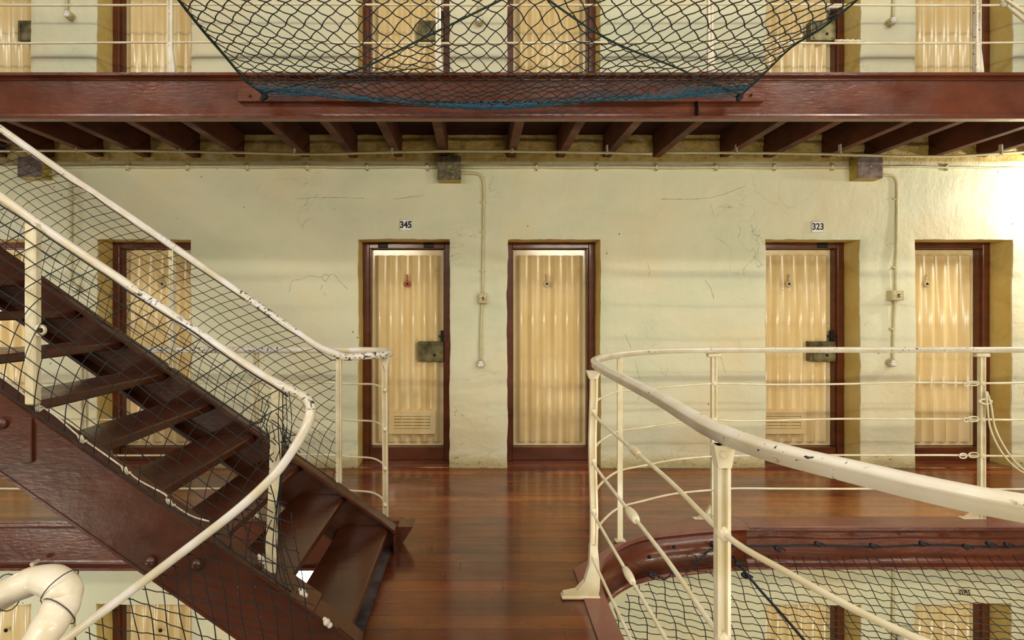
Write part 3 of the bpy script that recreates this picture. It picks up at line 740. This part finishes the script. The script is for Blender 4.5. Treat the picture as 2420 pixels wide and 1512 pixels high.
# post on the corner of the bridge with a swept foot
b = MB(); X0, Y0 = .575, 2.49
WP = [(x * 1.05, y * 1.05) for x, y in PP]
b.sweep([Vector((X0 + .004 * math.sin(i), Y0, .20 + (ZR - .22) * i / 8)) for i in range(9)], WP, up=(0, 1, 0), smooth=False)
prf = [(X0 + .020, .012), (X0 + .028, .05), (X0 + .030, .12), (X0 + .018, .26), (X0 - .018, .26), (X0 - .022, .16), (X0 - .045, .085), (X0 - .085, .042), (X0 - .145, .030), (X0 - .155, .012)]
b.extrude(prf, 1, Y0 - .016, Y0 + .016); b.box(X0 - .155, X0 + .03, Y0 - .022, Y0 + .02, .004, .018, c=.003)
for z in RODZ: ball(b, (X0, Y0 - .004, z), .017)
b.extrude([(X0 - .02, ZR - .06), (X0 + .02, ZR - .06), (X0 + .035, ZR - .02), (X0 - .035, ZR - .02)], 1, Y0 - .016, Y0 + .016)
b.build('post', M['post'], rr_)
# stout near post
b = MB(); XN, YN = .562, 1.165
post(b, Vector((XN, YN, .01)), Vector((XN, YN, ZR - .02)), sc=.88)
b.extrude([(XN - .015, ZR - .07), (XN + .015, ZR - .07), (XN + .024, ZR - .02), (XN - .024, ZR - .02)], 1, YN - .014, YN + .012); b.disc((XN - .004, YN - .012, ZR - .04), .008, .006, 'y', 10)
for z in RODZ: ball(b, (XN, YN - .003, z), .018)
b.extrude([(XN + .020, .012), (XN + .03, .12), (XN + .018, .26), (XN - .018, .26), (XN - .045, .085), (XN - .155, .012)], 1, YN - .016, YN + .016)
b.build('post', M['post'], rr_)
# rods, sagging a little between posts
for k, z in enumerate(RODZ):
    w = lambda x: .006 * math.sin(x * 2.3 + k) + .003 * math.sin(x * 5.1 + 2 * k)
    pts = [Vector((x, yp, z + (w(x) if abs(x - 3.36) > .2 else 0))) for x in (6.3, 5.6, 5.15, 4.6, 4.0, 3.36, 3.1, 2.8, 2.4, 2.0, 1.75)] + [Vector((1.58, yp - .01, z)), Vector((1.3, yp - .05, z - .012)), Vector((1.05, yp - .17, z - .015)), Vector((fp.x, fp.y + .012, z)), Vector((.74, 2.93, z - .004)), Vector((.645, 2.74, z)), Vector((X0, Y0 + .008, z)), Vector((.575, 2.3, z - .015)), Vector((.572, 1.9, z - .006)), Vector((.568, 1.5, z + .004)), Vector((XN, YN, z))]
    pts += [Vector((.60, 1.0, z)), Vector((.68, .80, z)), Vector((.84, .63, z)), Vector((1.05, .53, z)), Vector((1.6, .48, z))]
    b = MB(); b.tube(cat(pts, 5), .0068, 8); rod = b.build('rod', M['post'], rr_)
    for (t, r) in {0: ((.44, .013),), 1: ((.84, .018),), 2: ((.80, .015),), 3: ()}[k]:
        t0 = {0: 2.02, 1: 1.98, 2: 1.99}[k]
        # threaded couplings along the near run
        cpl = MB(); yy = {0: 1.83, 1: 1.83, 2: 1.80}[k]; p = Vector((.571, yy, z - .004))
        if k != 0: p.y = {1: 1.86, 2: 1.9}[k]
        cpl.sweep([p + Vector((0, q, 0)) for q in (-.05, -.048, -.035, -.02, 0, .02, .035, .048, .05)], oval(2 * r, 2 * r, 10), scale=lambda t: .55 + .5 * math.sin(math.pi * t) + .08 * math.sin(t * 25))
        cpl.build('coupling', M['post'], rod)
# chain links and slack wires at the right-hand post
def link(c, L, Wd, ang=0, r=.0045):
    b_ = MB(); pts = []
    for i in range(16):
        a = 2 * math.pi * i / 16; x = (L / 2) * (abs(math.cos(a)) ** .6) * (1 if math.cos(a) >= 0 else -1); y = Wd / 2 * math.sin(a)
        pts.append(Vector((c.x + x * math.cos(ang), c.y, c.z + y + x * math.sin(ang))))
    b_.sweep(pts, oval(2 * r, 2 * r, 6), up=(0, 1, 0), closed=True); return b_
for (px, py, L, w_) in ((2299, 906, .075, .028), (2285, 908, .03, .022), (2300, 990, .07, .032), (2283, 992, .03, .025), (2301, 1075, .065, .032), (2276, 1077, .045, .032)):
    link(at(px, py, yp - .02), L, w_).build('chain_link', M['post'], rr_)
wires = MB()
for dx in (0, 9): wires.tube(cat([at(2330 + dx * .3, 925, yp - .03), at(2334 + dx, 960, yp - .04), at(2340 + dx * 1.3, 1010, yp - .05), at(2362 + dx * 1.6, 1060, yp - .06), at(2395 + dx * 1.5, 1100, yp - .06), at(2435 + dx, 1122, yp - .06), at(2500, 1128, yp - .04), at(2590, 1082, yp)], 5), .0055, 6)
wires.tube(cat([at(2312, 948, yp - .02), at(2325, 943, yp - .03), at(2345, 948, yp - .02), at(2330, 955, yp - .035), at(2312, 948, yp - .02)], 4), .006, 6)
tag(wires.build('wire_loop', M['post']), 'slack cream wire loops hanging from the right-hand railing post', 'wire')

# --- upper gallery railing
ur = empty('railing', (0, YB, ZU), 'cream railing of the gallery above, only its lower rods and post feet in view', 'railing')
for px in (403, 1036, 1678, 2310):
    x = at(px, 0, YB + .03).x; b = MB(); y = YB + .03
    post(b, Vector((x, y, ZU)), Vector((x, y, ZU + ZR)), sc=1.0)
    b.extrude([(x - .018, ZU), (x + .036, ZU), (x + .03, ZU + .06), (x + .012, ZU + .22), (x - .018, ZU + .22)], 1, y - .012, y + .012)
    for z in RODZ: ball(b, (x, y, ZU + z), .016)
    b.build('post', M['rail'], ur)
for k, z in enumerate((.475, .222)):
    b = MB(); b.tube(cat([Vector((-5 + i * .9, YB + .03, ZU + z + .004 * math.sin(i * 1.9 + k))) for i in range(13)], 4), .0072, 8); b.build('rod', M['post'], ur)
for z in (.72, .96): 
    b = MB(); b.tube([Vector((-5, YB + .03, ZU + z)), Vector((5.8, YB + .03, ZU + z))], .0072, 8); b.build('rod', M['post'], ur)
b = MB(); b.sweep([Vector((-5, YB + .03, ZU + ZR)), Vector((5.8, YB + .03, ZU + ZR))], HR); b.build('handrail', M['rail'], ur)
for (px, py, L) in ((1975, 17, 1), (1995, 96, 1), (2020, 97, 1)):
    wr = MB(); p = at(px, py, YB + .03); wr.sweep([p + Vector((d, 0, 0)) for d in (-.06, -.04, -.02, 0, .02, .04, .06)], oval(.024, .024, 8), scale=lambda t: .7 + .25 * math.sin(t * 20)); wr.build('rope_lashing', M['cord'], ur)
for dx in (0, 12):
    pass
sb = MB()
sb.tube([at(2316, -60, 3.42), at(2356, -12, 3.2), at(2378, 14, 3.2), at(2440, 64, 3.1), at(2700, 270, 2.7), at(2900, 420, 2.45)], .009, 8); sb.tube([at(2320, -55, 3.42), at(2366, -10, 3.15), at(2390, 8, 3.15), at(2450, 50, 3.05), at(2710, 255, 2.7), at(2910, 405, 2.45)], .009, 8); ball(sb, at(2374, 9, 3.18), .022)
tag(sb.build('stay_bar', M['post']), 'pair of cream stay bars crossing the top right corner', 'bar')

# ---------------------------------------------------------------- staircase
GO, RI = .2565, .179; X1, Z1 = -.499, .136; YNr, YFr = 1.985, 3.01
st = empty('staircase', (-.45, 2.5, 0), 'brown open-tread steel and timber staircase climbing to the left', 'staircase')
slope = RI / GO
def ztop(X, o_=.012): return Z1 + (X1 - X) * slope + o_            # top edge of the stringers
def stringer(yweb, ydir, o_):
    ztop = lambda X: Z1 + (X1 - X) * slope + o_
    b = MB(); t = .012; w = .085; H = .315; xa, xb = -4.4, -.45
    za = ztop(xa); xk = -.53; zk = ztop(xk)
    outline = [(xa, za), (xk, zk), (xb, zk - .10), (xb - .005, .0), (xb - .24, .0), (xk - .10, max(0, ztop(xk - .10) - H + .06)), (xa, za - H)]
    outline = [(xa, za), (xk, zk), (xb - .012, zk - .055), (xb, zk - .075), (xb - .003, -.02), (xb - .10, -.02 - .10), (xb - .22, ztop(xb - .22) - H), (xa, za - H)]
    y0, y1 = sorted((yweb, yweb + ydir * t)); b.extrude(outline, 1, y0, y1)
    # top flange follows the rake and the cut end
    tp = [(xa, za), (xk, zk), (xb - .012, zk - .055), (xb, zk - .075), (xb, 0.0)]
    for (p, q) in zip(tp, tp[1:]):
        d = Vector((q[0] - p[0], q[1] - p[1])).normalized(); nn = Vector((d.y, -d.x))
        y0, y1 = sorted((yweb - ydir * .003, yweb + ydir * w)); b.extrude([p, q, (q[0] - nn.x * -.014, q[1] - nn.y * -.014), (p[0] - nn.x * -.014, p[1] - nn.y * -.014)], 1, y0, y1)
    y0, y1 = sorted((yweb - ydir * .003, yweb + ydir * w)); b.extrude([(xa, za - H), (xb - .22, ztop(xb - .22) - H), (xb - .22, ztop(xb - .22) - H + .014), (xa, za - H + .014)], 1, y0, y1)
    return b.build('stringer', M['stair'], st)
sn = stringer(YNr, 1, .012); sf = stringer(YFr, -1, .035)
for n_ in range(15):
    x1 = X1 - GO * n_; z = Z1 + RI * n_; b = MB()
    b.box(x1 - .285, x1, YNr + .013, YFr - .014, z - .042, z, c=.006); b.build('tread', M['stair'], st)
for (px, py) in ((466, 1333), (357, 1326), (6, 1000)):
    b = MB(); b.disc(at(px, py, YNr), .024, .02, 'y', 18, 0, dome=.022); b.build('bolt', M['stair'], sn)
b = MB(); b.box(at(56, 0, YNr).x, at(80, 0, YNr).x, YNr - .012, YNr, at(0, 1092, YNr).z, at(0, 985, YNr).z, c=.003); b.build('bracket', M['stair'], sn)
# short overlapping plates at the foot of the near stringer
b = MB(); 
for (xa_, xb_, dz) in ((-.86, -.62, .004),):
    b.extrude([(xa_, ztop(xa_) + dz), (xb_, ztop(xb_) + dz), (xb_, ztop(xb_) + dz + .012), (xa_, ztop(xa_) + dz + .012)], 1, YNr - .02, YNr + .10)
b.build('lap_plate', M['stair'], sn)
b = MB(); b.box(XL - .13, XL + .0, YNr + .02, YFr, -.10, -.004); b.extrude([(2.98, .0), (3.06, 0), (3.0, .10)], 0, -.46, -.40) if False else None
tag(b.build('sill_strip', M['dust']), 'dusty grey sill between the lowest tread and the bridge boards', 'sill')
b = MB(); b.extrude([(-.45, .13), (-.36, .13), (-.43, .02), (-.45, .0)], 1, 2.99, 3.10); b.build('end_bracket', M['stair'], st)

# --- far stair railing: rises with the far stringer, loops round to the gallery railing on the left
fs = empty('railing', (-.8, 3.0, .4), 'pale handrail on the wall side of the stairs looping round to the gallery rail behind', 'railing')
YS = 2.985
def raked(px, py, Y=YS): return at(px, py, Y)
hpts = [at(-160, 195, YS), at(0, 303, YS), at(113, 382, YS), at(300, 507, YS), at(500, 645, YS), at(640, 742, YS), at(720, 797, YS), at(757, 820, YS), at(790, 833.5, YS)]
hpts += [Vector((-.75, 2.99, ZR - .003)), Vector((-.66, 3.02, ZR)), Vector((-.57, 3.08, ZR)), Vector((-.535, 3.17, ZR)), Vector((-.545, 3.28, ZR)), Vector((-.60, 3.37, ZR)), Vector((-.72, 3.41, ZR)), Vector((-1.0, 3.42, ZR)), Vector((-2.0, 3.42, ZR)), Vector((-3.6, 3.42, ZR)), Vector((-5.1, 3.42, ZR))]
b = MB(); b.sweep(cat(hpts, 5), [(x * .9, y * 1.3) for x, y in HR]); b.build('handrail', M['rail2'], fs)
for px, y0, y1 in ((801, 1139, 836), (407, 868, 585)):
    p0, p1 = at(px, y0, YS), at(px, y1, YS); b = MB(); b.box(p0.x - .0175, p0.x + .0175, YS - .010, YS + .010, p0.z, p1.z, c=.002); b.box(p0.x + .012, p0.x + .0175, YS - .022, YS - .008, p0.z, p1.z); b.build('post', M['post'], fs)
b = MB(); post(b, Vector((-.545, 3.14, 0.0)), Vector((-.552, 3.14, ZR - .02)), sc=.95); b.extrude([(-.575, ZR - .02), (-.52, ZR - .02), (-.535, ZR - .1), (-.545, ZR - .1)], 1, 3.125, 3.15)
for z in RODZ: ball(b, (-.547, 3.13, z), .013)
b.build('post', M['post'], fs)
for px in (605, 200):
    x = at(px, 0, 3.42).x; b = MB(); post(b, Vector((x, 3.42, .004)), Vector((x, 3.42, ZR - .015))); b.build('post', M['post'], fs)
for k, z in enumerate(RODZ):
    pts = [Vector((-5.1, 3.42, z)), Vector((-4, 3.42, z + .004)), Vector((-2.8, 3.42, z - .004)), Vector((-1.45, 3.42, z)), Vector((-1.0, 3.41, z + .003)), Vector((-.80, 3.38, z - .002)), Vector((-.67, 3.33, z + .005)), Vector((-.59, 3.25, z)), Vector((-.553, 3.14, z))]
    b = MB(); b.tube(cat(pts, 5), .0065, 8); b.build('rod', M['post'], fs)

# --- near stair railing, turning at the newel and going down the flight below
ns = empty('railing', at(645, 1340, 2.0), 'chipped pale handrail on the open side of the stairs turning down to the flight below', 'railing')
YH = 2.02
hp2 = [at(-160, 355, YH), at(0, 462, YH), at(100, 535, YH), at(200, 603, YH), at(300, 670, YH), at(450, 772, YH), at(600, 873, YH), at(660, 908, YH), at(698, 926, 2.0), at(722, 940, 1.97), at(734, 962, 1.93), at(727, 995, 1.90), at(703, 1043, 1.88), at(672, 1092, 1.87), at(632, 1138, 1.86), at(550, 1212, 1.85), at(400, 1327, 1.85), at(300, 1402, 1.85), at(145, 1515, 1.85), at(-60, 1660, 1.85)]
b = MB(); b.sweep(cat(hp2, 5), [(x * .82, y * 1.0) for x, y in HR]); b.build('handrail', M['rail2'], ns)
p1 = at(657, 912, YH); p0 = at(640, 1350, YH)
b = MB(); b.sweep([p0, p0.lerp(p1, .5) + Vector((.004, 0, 0)), p1], [(-.022, -.010), (.022, -.010), (.022, -.005), (.005, -.005), (.005, .014), (-.005, .014), (-.005, -.005), (-.022, -.005)], up=(0, 1, 0), smooth=False)
b.build('post', M['post'], ns)
p1 = at(84, 528, YH - .02); p0 = at(82, 955, YH - .02)
b = MB(); b.box(p0.x - .022, p0.x + .022, YH - .045, YH - .01, p0.z, p1.z, c=.006); b.build('post', M['post'], ns)
b = MB(); b.disc(at(98, 780, YH - .045), .022, .014, 'y', 14); b.disc(at(101, 780, YH - .05), .010, .016, 'y', 6, 1); b.build('bolt', [M['post'], M['black']], ns)

# --- taped end of the near handrail of the flight below
te = MB(); tp = cat([at(-260, 1580, 1.0), at(-120, 1480, .98), at(-30, 1428, .96), at(40, 1388, .95), at(100, 1368, .95), at(142, 1384, .93), at(148, 1418, .92), at(130, 1458, .90), at(102, 1500, .88), at(60, 1570, .86), at(20, 1660, .84)], 6)
te.sweep(tp, oval(.060, .050, 14), up=(0, 0, 1), scale=lambda t: 1 + .03 * math.sin(t * 60))
trl = empty('handrail_end', at(100, 1362, .95), 'taped ivory handrail end curling over in the bottom left corner', 'handrail')
te.build('rail', M['wrap'], trl)
for i in (16, 30, 40):
    if i < len(tp) - 1:
        bd = MB(); c0 = tp[i]; d = (tp[i + 1] - tp[i - 1]).normalized(); a = d.orthogonal().normalized(); w_ = d.cross(a)
        bd.sweep([c0 + (a * math.cos(q) + w_ * math.sin(q)) * .0315 + d * .012 * math.sin(q) for q in [2 * math.pi * j / 18 for j in range(18)]], oval(.0022, .0022, 5), closed=True); bd.build('tape_edge', M['dust'], trl)

# ---------------------------------------------------------------- nets
def strand(mb, pts, r, sides=4):
    if len(pts) > 1: mb.tube(pts, r, sides)
def stair_net(Y, top, bot, xl, xr, step, lean, r, seed, name, label, mat, sag=.015):
    """top/bot: functions X -> z; xr: function t -> right-hand limit (t = 0 at the rail)"""
    rnd_ = random.Random(seed); mb = MB()
    def S(X, t): 
        z = top(X) + (bot(X) - top(X)) * t
        return Vector((X + .008 * nz(X, z, 5, seed), Y + sag * math.sin(math.pi * t) * (1 + .5 * nz(X, z, 3, seed)) * -1 + .006 * nz(X, z, 9, seed + 4), z + .010 * nz(X, z, 6, seed + 9)))
    H = top(-1.6) - bot(-1.6); n = int(H / (step * 1.18))
    for k in range(n + 1):
        t = k / n; X = xl; pts = []
        while X < xr(t): pts.append(S(X, t)); X += step * .5
        pts.append(S(xr(t), t)); strand(mb, pts, r * (1.6 if k in (0, n) else 1))
    X0 = xl - .2
    while X0 < 0.6:
        pts = []
        for j in range(n * 2 + 1):
            t = j / (2 * n); X = X0 - lean * H * (t + .22 * math.sin(math.pi * t) * (1 if lean > 0 else 0))
            if xl <= X <= xr(t): pts.append(S(X, t))
            elif pts: strand(mb, pts, r); pts = []
        strand(mb, pts, r); X0 += step * 1.12
    return mb
# wall-side net
def line_fn(pa, pb, Y):
    a, b_ = at(*pa, Y), at(*pb, Y); k = (b_.z - a.z) / (b_.x - a.x); return lambda X: a.z + (X - a.x) * k
ftop = line_fn((0, 312), (760, 832), YS); fbot = line_fn((0, 585), (790, 1133), YS)
ftop2 = lambda X: max(ftop(X), ZR - .02)
mb = stair_net(YS - .02, ftop2, fbot, -3.2, lambda t: at(797, 0, YS).x, .047, .62, .0018, 3, 'x', 'x', None)
tag(mb.build('safety_net', M['net']), 'fine black netting under the handrail on the wall side of the stairs', 'net')
ntop = line_fn((0, 470), (640, 902), YH); nbot = line_fn((0, 893), (640, 1342), YH)
def nr(t): 
    pts = [(0, 688), (.25, 668), (.5, 655), (.75, 662), (1, 700)]
    for (a, p), (b_, q) in zip(pts, pts[1:]):
        if a <= t <= b_: return at(p + (q - p) * (t - a) / (b_ - a), 0, YH).x
    return at(700, 0, YH).x
mb = stair_net(YH - .045, ntop, nbot, -2.25, nr, .052, .50, .0020, 8, 'x', 'x', None, .02)
for i in range(15):      # tangle of loose ends at the newel
    rnd_ = random.Random(i); a = at(rnd_.uniform(600, 690), rnd_.uniform(930, 1040), YH - .05); pts = [a]
    for k in range(5): pts.append(pts[-1] + Vector((rnd_.uniform(-.03, .035), rnd_.uniform(-.008, .008), rnd_.uniform(-.05, .01))))
    strand(mb, cat(pts, 3), .002)
for px, dx in ((668, 0), (675, 6), (683, 12), (660, -5)):
    strand(mb, cat([at(px, 925, YH - .05), at(px + dx * .5, 1010, YH - .055), at(664 + dx * .3, 1120, YH - .05), at(652 + dx, 1250, YH - .05), at(660 + dx * 3, 1350, YH - .05), at(676 + dx * 3, 1395, YH - .05)], 4), .002)
tag(mb.build('safety_net', M['net']), 'black netting on the open side of the stairs, tangled at the newel post', 'net')
# net below the descending handrail
mb = MB(); YD = 1.86
def railtop(px):
    pts = [(-60, 1672), (145, 1527), (300, 1412), (400, 1337), (550, 1222), (632, 1150), (672, 1100), (700, 1060)]
    for (a, p), (b_, q) in zip(pts, pts[1:]):
        if a <= px <= b_: return p + (q - p) * (px - a) / (b_ - a)
    return 1060
def dn(px, py): p = at(px, py, YD); p.y += .012 * nz(p.x, p.z, 4, 2); return p
def rlim(py): return 735 if py > 1390 else (660 + (py - 1150) * .28 if py > 1150 else 640)
k = 0
for x0 in range(110, 760, 33):
    pts = []; y = railtop(min(x0, 699))
    while y < 1660:
        x = x0 + (y - railtop(min(x0, 699))) * .16 + 3 * math.sin(y * .03 + x0)
        if x < rlim(y) + 10 : pts.append(dn(x, y + 2 * math.sin(x0 * 7 + y * .09)))
        y += 14
    if len(pts) > 2: strand(mb, pts, .0021)
for c0 in range(900, 1750, 36):
    pts = []; run = []
    for x in range(60, 745, 11):
        y = c0 + x * .27 + 5 * math.sin(x * .02 + c0) + 3 * abs(math.sin(x * .09))
        if y > railtop(min(x, 699)) + 1 and x < rlim(y) + 10: run.append(dn(x, y))
        elif run:
            if len(run) > 1: strand(mb, run, .0021)
            run = []
    if len(run) > 1: strand(mb, run, .0021)
tag(mb.build('safety_net', M['net']), 'coarse black netting hanging below the descending handrail at bottom left', 'net')
# white lashing cord along the near stringer
mb = MB(); cp = [(-40, 866), (0, 893), (40, 922), (82, 955), (130, 985), (185, 1033), (240, 1072), (290, 1108), (330, 1140), (390, 1172), (397, 1187), (450, 1222), (495, 1236)]
strand(mb, cat([at(x, y - 4, YNr + .045) for x, y in cp], 4), .0034, 6)
for (px, py) in ((85, 960), (188, 1035), (292, 1110), (397, 1186)):
    for q in range(3):
        a = at(px + q * 5 - 5, py - 7, YNr + .035); strand(mb, [a, a + Vector((.012, -.004, -.02)), a + Vector((.004, 0, -.034)), a + Vector((.02, 0, -.02))], .0032, 5)
tag(mb.build('lashing_cord', M['cord']), 'white knotted cord lashing the net along the near stringer', 'cord')
for (px, py, lab) in ((618, 1320, 'blob of white sealant on the near stringer at the newel foot'), (714, 1400, 'white clip on the lap plate near the foot of the stairs'), (772, 1470, 'white clip at the foot of the near stringer')):
    mb = MB(); c_ = at(px, py, YNr + (.03 if px != 772 else -.01)); ball(mb, c_, .014); ball(mb, c_ + Vector((.012, 0, -.012)), .011); ball(mb, c_ + Vector((-.008, 0, .012)), .008)
    tag(mb.build('cable_clip', M['cord']), lab, 'clip')

# --- catch net slung from the gallery above
prof_c = [(3.35, 2.795), (3.27, 2.70), (3.15, 2.655), (3.0, 2.675), (2.85, 2.70), (2.65, 2.75), (2.4, 2.81), (2.1, 2.86), (1.8, 2.90)]
def cv(v):
    t = v * (len(prof_c) - 1); i = min(int(t), len(prof_c) - 2); f_ = t - i; f_ = f_ * f_ * (3 - 2 * f_) * .4 + f_ * .6
    return prof_c[i][0] + (prof_c[i + 1][0] - prof_c[i][0]) * f_, prof_c[i][1] + (prof_c[i + 1][1] - prof_c[i][1]) * f_
EL = [(625, 228, 3.33), (612, 215, 3.28), (590, 200, 3.2), (570, 180, 3.1), (530, 132, 2.92), (478, 72, 2.7), (425, 5, 2.5), (370, -70, 2.25), (310, -160, 2.0)]
ER = [(1748, 229, 3.33), (1765, 212, 3.28), (1785, 195, 3.2), (1815, 165, 3.1), (1870, 112, 2.92), (1940, 68, 2.7), (2020, 5, 2.5), (2100, -70, 2.25), (2180, -160, 2.0)]
def ev(E, v):
    t = v * 8; i = min(int(t), 7); f_ = t - i; a, b_ = at(*E[i]), at(*E[i + 1]); return a.lerp(b_, f_)
def CN(u, v):
    v = max(0, min(1, v)); u = max(0, min(1, u)); L, R_ = ev(EL, v), ev(ER, v); y, z = cv(v)
    s = 1 - abs(2 * u - 1) ** 2.2; p = L.lerp(R_, u)
    fold = math.exp(-v * 4) ; pz = z + .03 * nz(u * 6, v * 3, 1.3, 4) + fold * .028 * math.sin(u * 9 + 1.2) - .03 * fold * s * (u - .35)
    p.z = p.z * (1 - s) + pz * s; p.y = p.y * (1 - s) + y * s
    p.x += .03 * nz(u * 5, v * 5, 1.0, 8)
    # two support ropes lift creases in the net
    for (uu, du) in ((.5, -.52), (.56, .46)):
        c_ = uu + du * (1 - v * 1.45); d = abs(u - c_); p.z += .035 * math.exp(-(d / .07) ** 2) * min(1, v * 4)
    return p
NU, NV, SUB = 36, 21, 4
mg, mh = MB(), MB()
for sgn in (1, -1):
    for c_ in range(-NV, NU + NV + 1):
        run = []
        for j in range(NV * SUB + 1):
            v = j / (NV * SUB); u = (c_ + sgn * j / SUB) / NU
            q = None
            if 0 <= u <= 1:
                q = CN(u, v); fr = (j % SUB) / SUB; sg = math.sin(math.pi * fr); q.z -= .009 * sg; q.x += sgn * .006 * math.sin(2 * math.pi * fr)
            lim = .27 + .05 * math.sin(u * 17)
            if q is not None: run.append((q, v < lim))
            if (q is None or j == NV * SUB) and run:
                for flag, mb_ in ((True, mh), (False, mg)):
                    seg = [p for p, f_ in run if f_ == flag]
                    if flag is False:
                        k0 = [i for i, (p, f_) in enumerate(run) if f_]
                        if k0: seg = [run[max(k0)][0]] + seg
                    strand(mb_, seg, .0033 if not flag else .0025)
                run = []
cn = empty('catch_net', at(1190, 230, 3.3), 'large dark catch net slung from the beam of the gallery above', 'net')
mg.build('mesh', M['netg'], cn)  # dark colour holds the backlit look of the same twine
# gathered hem of the same net, its lit blue-green put into the colour
rnd_ = random.Random(2)
for k in range(22):
    pts = []; a = rnd_.uniform(0, .9); u0 = rnd_.uniform(0, .5); u1 = min(1, u0 + rnd_.uniform(.25, .6))
    if k < 6: u0, u1 = 0, 1
    for i in range(70):
        u = u0 + (u1 - u0) * i / 69; v = .10 + .15 * a * (.5 + .5 * math.sin(u * 14 + k)); p = CN(u, v)
        p.z += .006 * math.sin(i * .9 + k * 2); pts.append(p)
    strand(mh, pts, .0022)
mh.build('gathered_hem', M['neta'], cn, 'gathered net twine coloured blue-green as lit')
for E in (EL, ER):
    mb = MB(); strand(mb, cat([at(*q) for q in E], 4), .0055, 6)
    strand(mb, cat([at(q[0] + 2, q[1] - 3, q[2]) + Vector((0, -.008, 0)) for q in E], 4), .003, 5); mb.build('edge_rope', M['ropeg'], cn)
for pts in ([(628, 222, 3.31), (720, 200, 3.2), (855, 165, 3.1), (1000, 95, 2.95), (1190, 2, 2.7), (1330, -70, 2.5), (1480, -150, 2.25), (1640, -260, 1.95)], [(1748, 226, 3.31), (1660, 195, 3.2), (1600, 165, 3.1), (1440, 100, 2.92), (1290, 2, 2.7), (1190, -70, 2.5), (1060, -150, 2.25), (900, -260, 1.95)]):
    mb = MB(); P_ = cat([at(*q) - Vector((0, .02, 0)) for q in pts], 8); strand(mb, P_, .0062, 7); mb.build('support_rope', M['ropeg'], cn)
for c_ in (at(626, 228, 3.32), at(1748, 228, 3.32)):
    mb = MB(); ball(mb, c_, .022); ball(mb, c_ + Vector((-.012, -.01, -.02)), .016); mb.build('knot', M['ropeb'], cn)

# --- net across the void on this floor
def inside_void(x, y):
    if y > 3.272 or x < .66: return False
    if x < 1.33 and y > 2.5: return (x - 1.33) ** 2 + (y - 2.5) ** 2 < .67 ** 2
    return True
def VN(x, y):
    d = max(0, 3.27 - y); s = 1 - math.exp(-d * 3.0)
    return Vector((x, y + .01 * nz(x, y, 4, 6), -.105 - .23 * s - .07 * (1 - math.exp(-max(0, x - .66) * 2.5)) + .02 * nz(x, y, 1.8, 12)))
mb = MB(); st_ = .078
def vrun(pts):
    run = []
    for (x, y) in pts:
        if inside_void(x, y): run.append(VN(x, y))
        elif run:
            strand(mb, run, .0026); run = []
    strand(mb, run, .0026)
for k in range(-10, 80):
    x0 = .3 + k * st_
    vrun([(x0 - (3.25 - y_) * .16 + .010 * math.sin(y_ * 22 + k * 3.1), y_) for y_ in [3.27 - j * .0225 for j in range(105)]])
for k in range(70):
    y0 = 3.24 - k * .052
    vrun([(x_, y0 - (x_ - .66) * .16 + .30 + .012 * abs(math.sin((x_ + k * .02) * math.pi / st_)) ) for x_ in [.6 + j * .026 for j in range(210)]])
vn = empty('void_net', (1.6, 3.2, -.16), 'dark net stretched across the void on the right below the railing', 'net')
mb.build('mesh', M['netg'], vn)
mb = MB(); strand(mb, cat([Vector((x, 3.262 + .006 * math.sin(x * 9), -.108 + .005 * math.sin(x * 7))) for x in [1.50 + .17 * i for i in range(26)]], 3), .006, 6); 
strand(mb, cat([at(1540, 1350, 2.95), at(1570, 1368, 2.93), at(1600, 1345, 3.0), at(1625, 1350, 3.02), at(1660, 1315, 3.14), at(1690, 1290, 3.22)], 5), .005, 6)
strand(mb, cat([at(1498, 1330, 2.9), at(1560, 1358, 2.95), at(1590, 1330, 3.0), at(1680, 1318, 3.1)], 5), .0025, 5)
mb.build('edge_rope', M['ropeb'], vn)
for (px, py, Y) in ((1683, 1284, 3.24), (1835, 1295, 3.23), (1930, 1284, 3.23), (2060, 1288, 3.23), (2177, 1283, 3.23), (2280, 1290, 3.23), (2335, 1284, 3.23), (2378, 1286, 3.23), (1537, 1358, 2.93), (1742, 1332, 3.1), (1757, 1358, 3.05)):
    mb = MB(); c_ = at(px, py, Y); ball(mb, c_, .015); ball(mb, c_ + Vector((.015, 0, -.012)), .013); strand(mb, [c_, c_ + Vector((.03, 0, .002)), c_ + Vector((.055, 0, -.014))], .006, 5); mb.build('knot', M['ropeb'], vn)
mb = MB(); strand(mb, cat([at(1733, 1315, 3.15), at(1760, 1350, 3.05), at(1800, 1398, 2.95), at(1860, 1465, 2.8), at(1920, 1535, 2.65), at(2000, 1620, 2.45)], 5), .008, 7)
mb.build('guy_rope', M['ropeb'], vn, 'navy blue guy rope')
